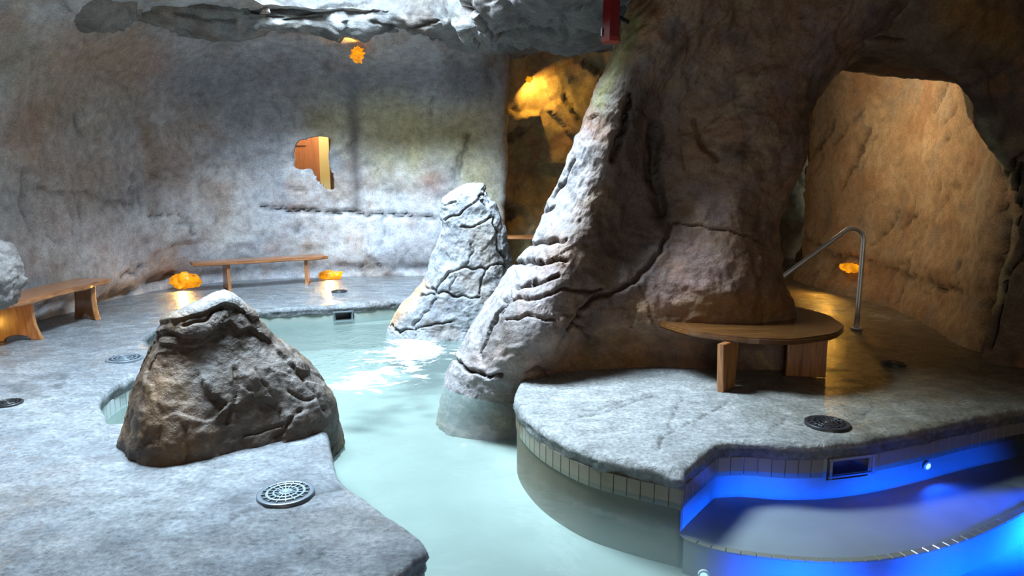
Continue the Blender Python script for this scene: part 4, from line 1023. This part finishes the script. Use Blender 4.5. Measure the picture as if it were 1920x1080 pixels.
def pool_light(loc, n, label, power, r=.05, spread=150):
    """round fitting let into the wall; n = direction it faces"""
    t = thing('pool_light', label, 'light', tuple(loc)); q = Vector(n).to_track_quat('Z', 'Y')
    t.rotation_mode = 'QUATERNION'; t.rotation_quaternion = q
    disc('bezel', r, .014, M_PLAST, t, (0, 0, .007), 28, .003); disc('lens', r * .62, .012, M_POOLLENS, t, (0, 0, .014), 24, .003)
    d = bpy.data.lights.new('lamp', 'AREA'); d.shape = 'DISK'; d.size = r * 2.4; d.energy = power; d.color = (.002, .08, 1.0); d.spread = math.radians(spread)
    o = bpy.data.objects.new('lamp', d); C.objects.link(o); o.parent = t; o.location = (0, 0, .03); o.rotation_euler = (math.pi, 0, 0)
    return t
i = np.argmin(np.abs(P1[:, 0] - G(1748, 802)[0])); nn = -PN[i]
pool_light((P1[i][0] + nn[0] * -.012, P1[i][1] + nn[1] * -.012, -.275), (nn[0], nn[1], -.1), 'small round white light in the blue wall near the skimmer', 3, .032)
rp = G(1318, 1068, -.47)
pool_light((rp[0], rp[1] - .02, -.485), (-.25, -1, -.05), 'small round white light on the riser below the ledge of the blue bay', 12, .032)
# underwater lights of the bay that lie outside the picture, on the near and right walls
for (loc, nrm, pw, spread, lab) in [((1.5, .62, -.36), (.02, 1, -.085), 20, 20, 'underwater light on the near wall, across from the nose of the right deck'), ((2.4, .62, -.36), (0, 1, -.085), 20, 20, 'underwater light on the near wall, across from the skimmer of the blue bay'),
        ((3.3, .75, -.36), (-.06, 1, -.085), 9, 20, 'underwater light on the near wall, at the closed end of the blue bay'), ((4.45, 4.15, -.32), (-1, -.2, -.16), 45, 24, 'underwater light on the ledge wall at the closed end of the blue bay')]:
    pool_light(loc, nrm, lab, pw, .05 if loc[1] > 4 else .09, spread)

# ================================================================== AMBER LAMPS IN THE ROCK
def amber(loc, sx, sy, sz, label, power, aim, seed, lens=True, size=.12):
    t = thing('rock_light', label, 'light', tuple(loc))
    n = 40; u = np.linspace(0, 2 * np.pi, n, endpoint=False); v = np.linspace(-.5 * np.pi, .5 * np.pi, 26)
    uu, vv = np.meshgrid(u, v); V = np.stack([np.cos(vv) * np.cos(uu), np.cos(vv) * np.sin(uu), np.sin(vv)], -1).reshape(-1, 3)
    V = V * np.array([sx, sy, sz]); Nn = V / np.linalg.norm(V, axis=1)[:, None]
    V = V + Nn * (.6 * min(sx, sz) * fbm(V + seed, sx * .5, 3) + .5 * sz * facets(V + seed, sx * .5, .6, .4, seed))[:, None]
    mesh_obj('glow_shape', V, grid_faces(26, n, True), M_AMBER, t)  # glowing shape standing in for niche rock lit by the lamp
    d = bpy.data.lights.new('lamp', 'AREA'); d.shape = 'DISK'; d.size = size; d.energy = power; d.color = (1.0, .5, .08); d.spread = math.radians(170)
    o = bpy.data.objects.new('lamp', d); C.objects.link(o); o.parent = t
    q = Vector(aim).to_track_quat('-Z', 'Y'); o.rotation_mode = 'QUATERNION'; o.rotation_quaternion = q
    a = Vector(aim).normalized(); o.location = (a.x * sy * 1.3, a.y * sy * 1.3, a.z * sy * 1.3)
    return t
p = D(345, 527, 10.05); amber((p[0], p[1] + .03, p[2]), .22, .14, .12, 'glowing amber rock light at the left end of the long bench', 7, (.2, -1, -.5), 3)
p = D(620, 516, 11.15); amber((p[0], p[1], p[2]), .20, .1, .075, 'glowing amber rock light at the right end of the long bench', 7, (.1, -1, -.4), 6)
p = D(1586, 490, 8.9); p = np.array([4.86, 9.6, .40]); amber((p[0] + .04, p[1], p[2]), .1, .24, .06, 'glowing amber rock light low on the passage wall behind the handrail', 8, (-1, -.1, -.35), 9)
p = D(670, 103, 10.1); amber((p[0], p[1], p[2]), .085, .08, .1, 'small glowing amber light hanging under the ceiling rock', 5, (-.3, -.6, .8), 12)
p = np.array([.3, 12.2, 3.42]); amber(p, .05, .05, .05, 'amber light at the top of the recess behind the pillar', 24, (.45, .5, -.6), 15)
p = np.array([-5.5, 5.9, .12]); amber(p, .08, .15, .06, 'amber light at the foot of the left wall by the short bench', 5, (1, .25, -.2), 18)

# warm ceiling lamps of the passage, out of sight above the arch
def ceiling_lamp(loc, power, label, aim):
    t = thing('wall_lamp', label, 'lamp', loc); t.rotation_mode = 'QUATERNION'; t.rotation_quaternion = Vector(aim).to_track_quat('-Z', 'Y')
    disc('housing', .14, .05, M_DRAIND, t, (0, 0, .03)); disc('lens', .11, .02, emit_lamp, t, (0, 0, 0), 28, .003)
    d = bpy.data.lights.new('lamp', 'AREA'); d.shape = 'DISK'; d.size = .25; d.energy = power; d.color = (1.0, .79, .52); d.spread = math.radians(110)
    o = bpy.data.objects.new('lamp', d); C.objects.link(o); o.parent = t; o.location = (0, 0, -.03)
emit_lamp = emit_mat('warm_lens', (1, .8, .5), 2.0, False)
ceiling_lamp((2.75, 8.4, 2.95), 30, 'round lamp in the passage on the far side of the pillar', (1, -.12, -.3))

# ================================================================== RED ALARM BOX
p = D(1146, 40, 5.55)
t = thing('alarm_box', 'dark red six-sided alarm box mounted high on the rock pillar', 'alarm', (p[0], p[1], p[2] - .16))
def hexprism(name, r, z0, z1, mat, r2=None):
    V = []; r2 = r2 or r
    for z, q in ((z0, r), (z1, r2)):
        for k in range(6):
            a = math.pi / 3 * k + .25; V.append((q * math.cos(a), q * math.sin(a), z))
    return mesh_obj(name, V, [tuple(range(6))[::-1], tuple(range(6, 12))] + [(k, (k + 1) % 6, 6 + (k + 1) % 6, 6 + k) for k in range(6)], mat, t, None, False)
hexprism('body', .078, .03, .31, M_RED, .07); hexprism('base_ring', .083, 0, .035, M_REDL); hexprism('cap', .074, .305, .33, M_REDL, .06)
me = box_mesh('indicator_lens', .006, .022, .06, .002); me.materials.append(M_PLAST); ob = bpy.data.objects.new('indicator_lens', me); C.objects.link(ob); ob.parent = t
ob.location = (-.078, -.025, .075); ob.rotation_euler = (0, 0, .25)
tube('bracket', [(.05, .02, .2), (.12, .12, .2), (.22, .3, .2)], .018, M_DRAIND, t, 8)

# ================================================================== ROOM SEEN THROUGH THE PEEPHOLE
def sbox(name, x0, x1, y0, y1, z0, z1, mat, parent=None):
    me = box_mesh(name, x1 - x0, y1 - y0, z1 - z0, .004); me.materials.append(mat)
    o = bpy.data.objects.new(name, me); C.objects.link(o); o.location = ((x0 + x1) / 2, (y0 + y1) / 2, (z0 + z1) / 2); o.parent = parent; return o
YB = 12.35
xa, xb = D(535, 300, YB)[0], D(592, 300, YB)[0]; xc_ = D(599, 300, YB - .05)[0]; xd = D(618, 300, YB - .05)[0]; xe = D(623, 300, YB)[0]
pr = bpy.data.objects.new('door_1', None); C.objects.link(pr); tag(pr, 'brown wooden door and cream post seen through the peephole', None, None, 'structure'); 
sbox('panel', xa - .3, xb, YB, YB + .05, 0, 3.2, M_PANEL, pr); sbox('stile', xb, xc_, YB - .03, YB + .05, 0, 3.2, M_STILE, pr); sbox('post', xc_, xd, YB - .06, YB + .06, 0, 3.2, M_CREAM, pr)
sbox('jamb', xd, xe, YB - .02, YB + .08, 0, 3.2, M_JAMB, pr); sbox('wall_strip', xe, xe + .8, YB + .02, YB + .06, 0, 3.2, M_WHITE, pr)
sbox('rail_moulding', xa - .3, D(575, 300, YB)[0], YB - .012, YB, D(560, 274, YB)[2], D(560, 274, YB)[2] + .02, M_JAMB, pr)
rm = tag(sbox('wall_peephole_room', xa - .5, xe + 1.0, YB + .1, YB + .2, -.1, 4.2, M_WHITE), 'white wall of the room behind the peephole', None, None, 'structure')
sbox('side_wall', xa - .6, xa - .5, 11.6, YB + .2, -.1, 4.2, M_WHITE, None); bpy.data.objects['side_wall'].name = 'wall_peephole_side'; tag(bpy.data.objects['wall_peephole_side'], 'white side wall of the room behind the peephole', None, None, 'structure')
lp = thing('ceiling_lamp', 'lamp in the room behind the peephole', 'lamp', ((xa + xe) / 2 + .2, 11.85, 3.3))
disc('housing', .1, .04, M_WHITE, lp, (0, 0, .02)); disc('lens', .08, .02, emit_lamp, lp, (0, 0, -.01), 24, .003)
d = bpy.data.lights.new('lamp', 'AREA'); d.shape = 'DISK'; d.size = .3; d.energy = 45; d.color = (1, .86, .66)
ob = bpy.data.objects.new('lamp', d); C.objects.link(ob); ob.parent = lp; ob.location = (0, 0, -.04)
print('tiles', n_tiles)
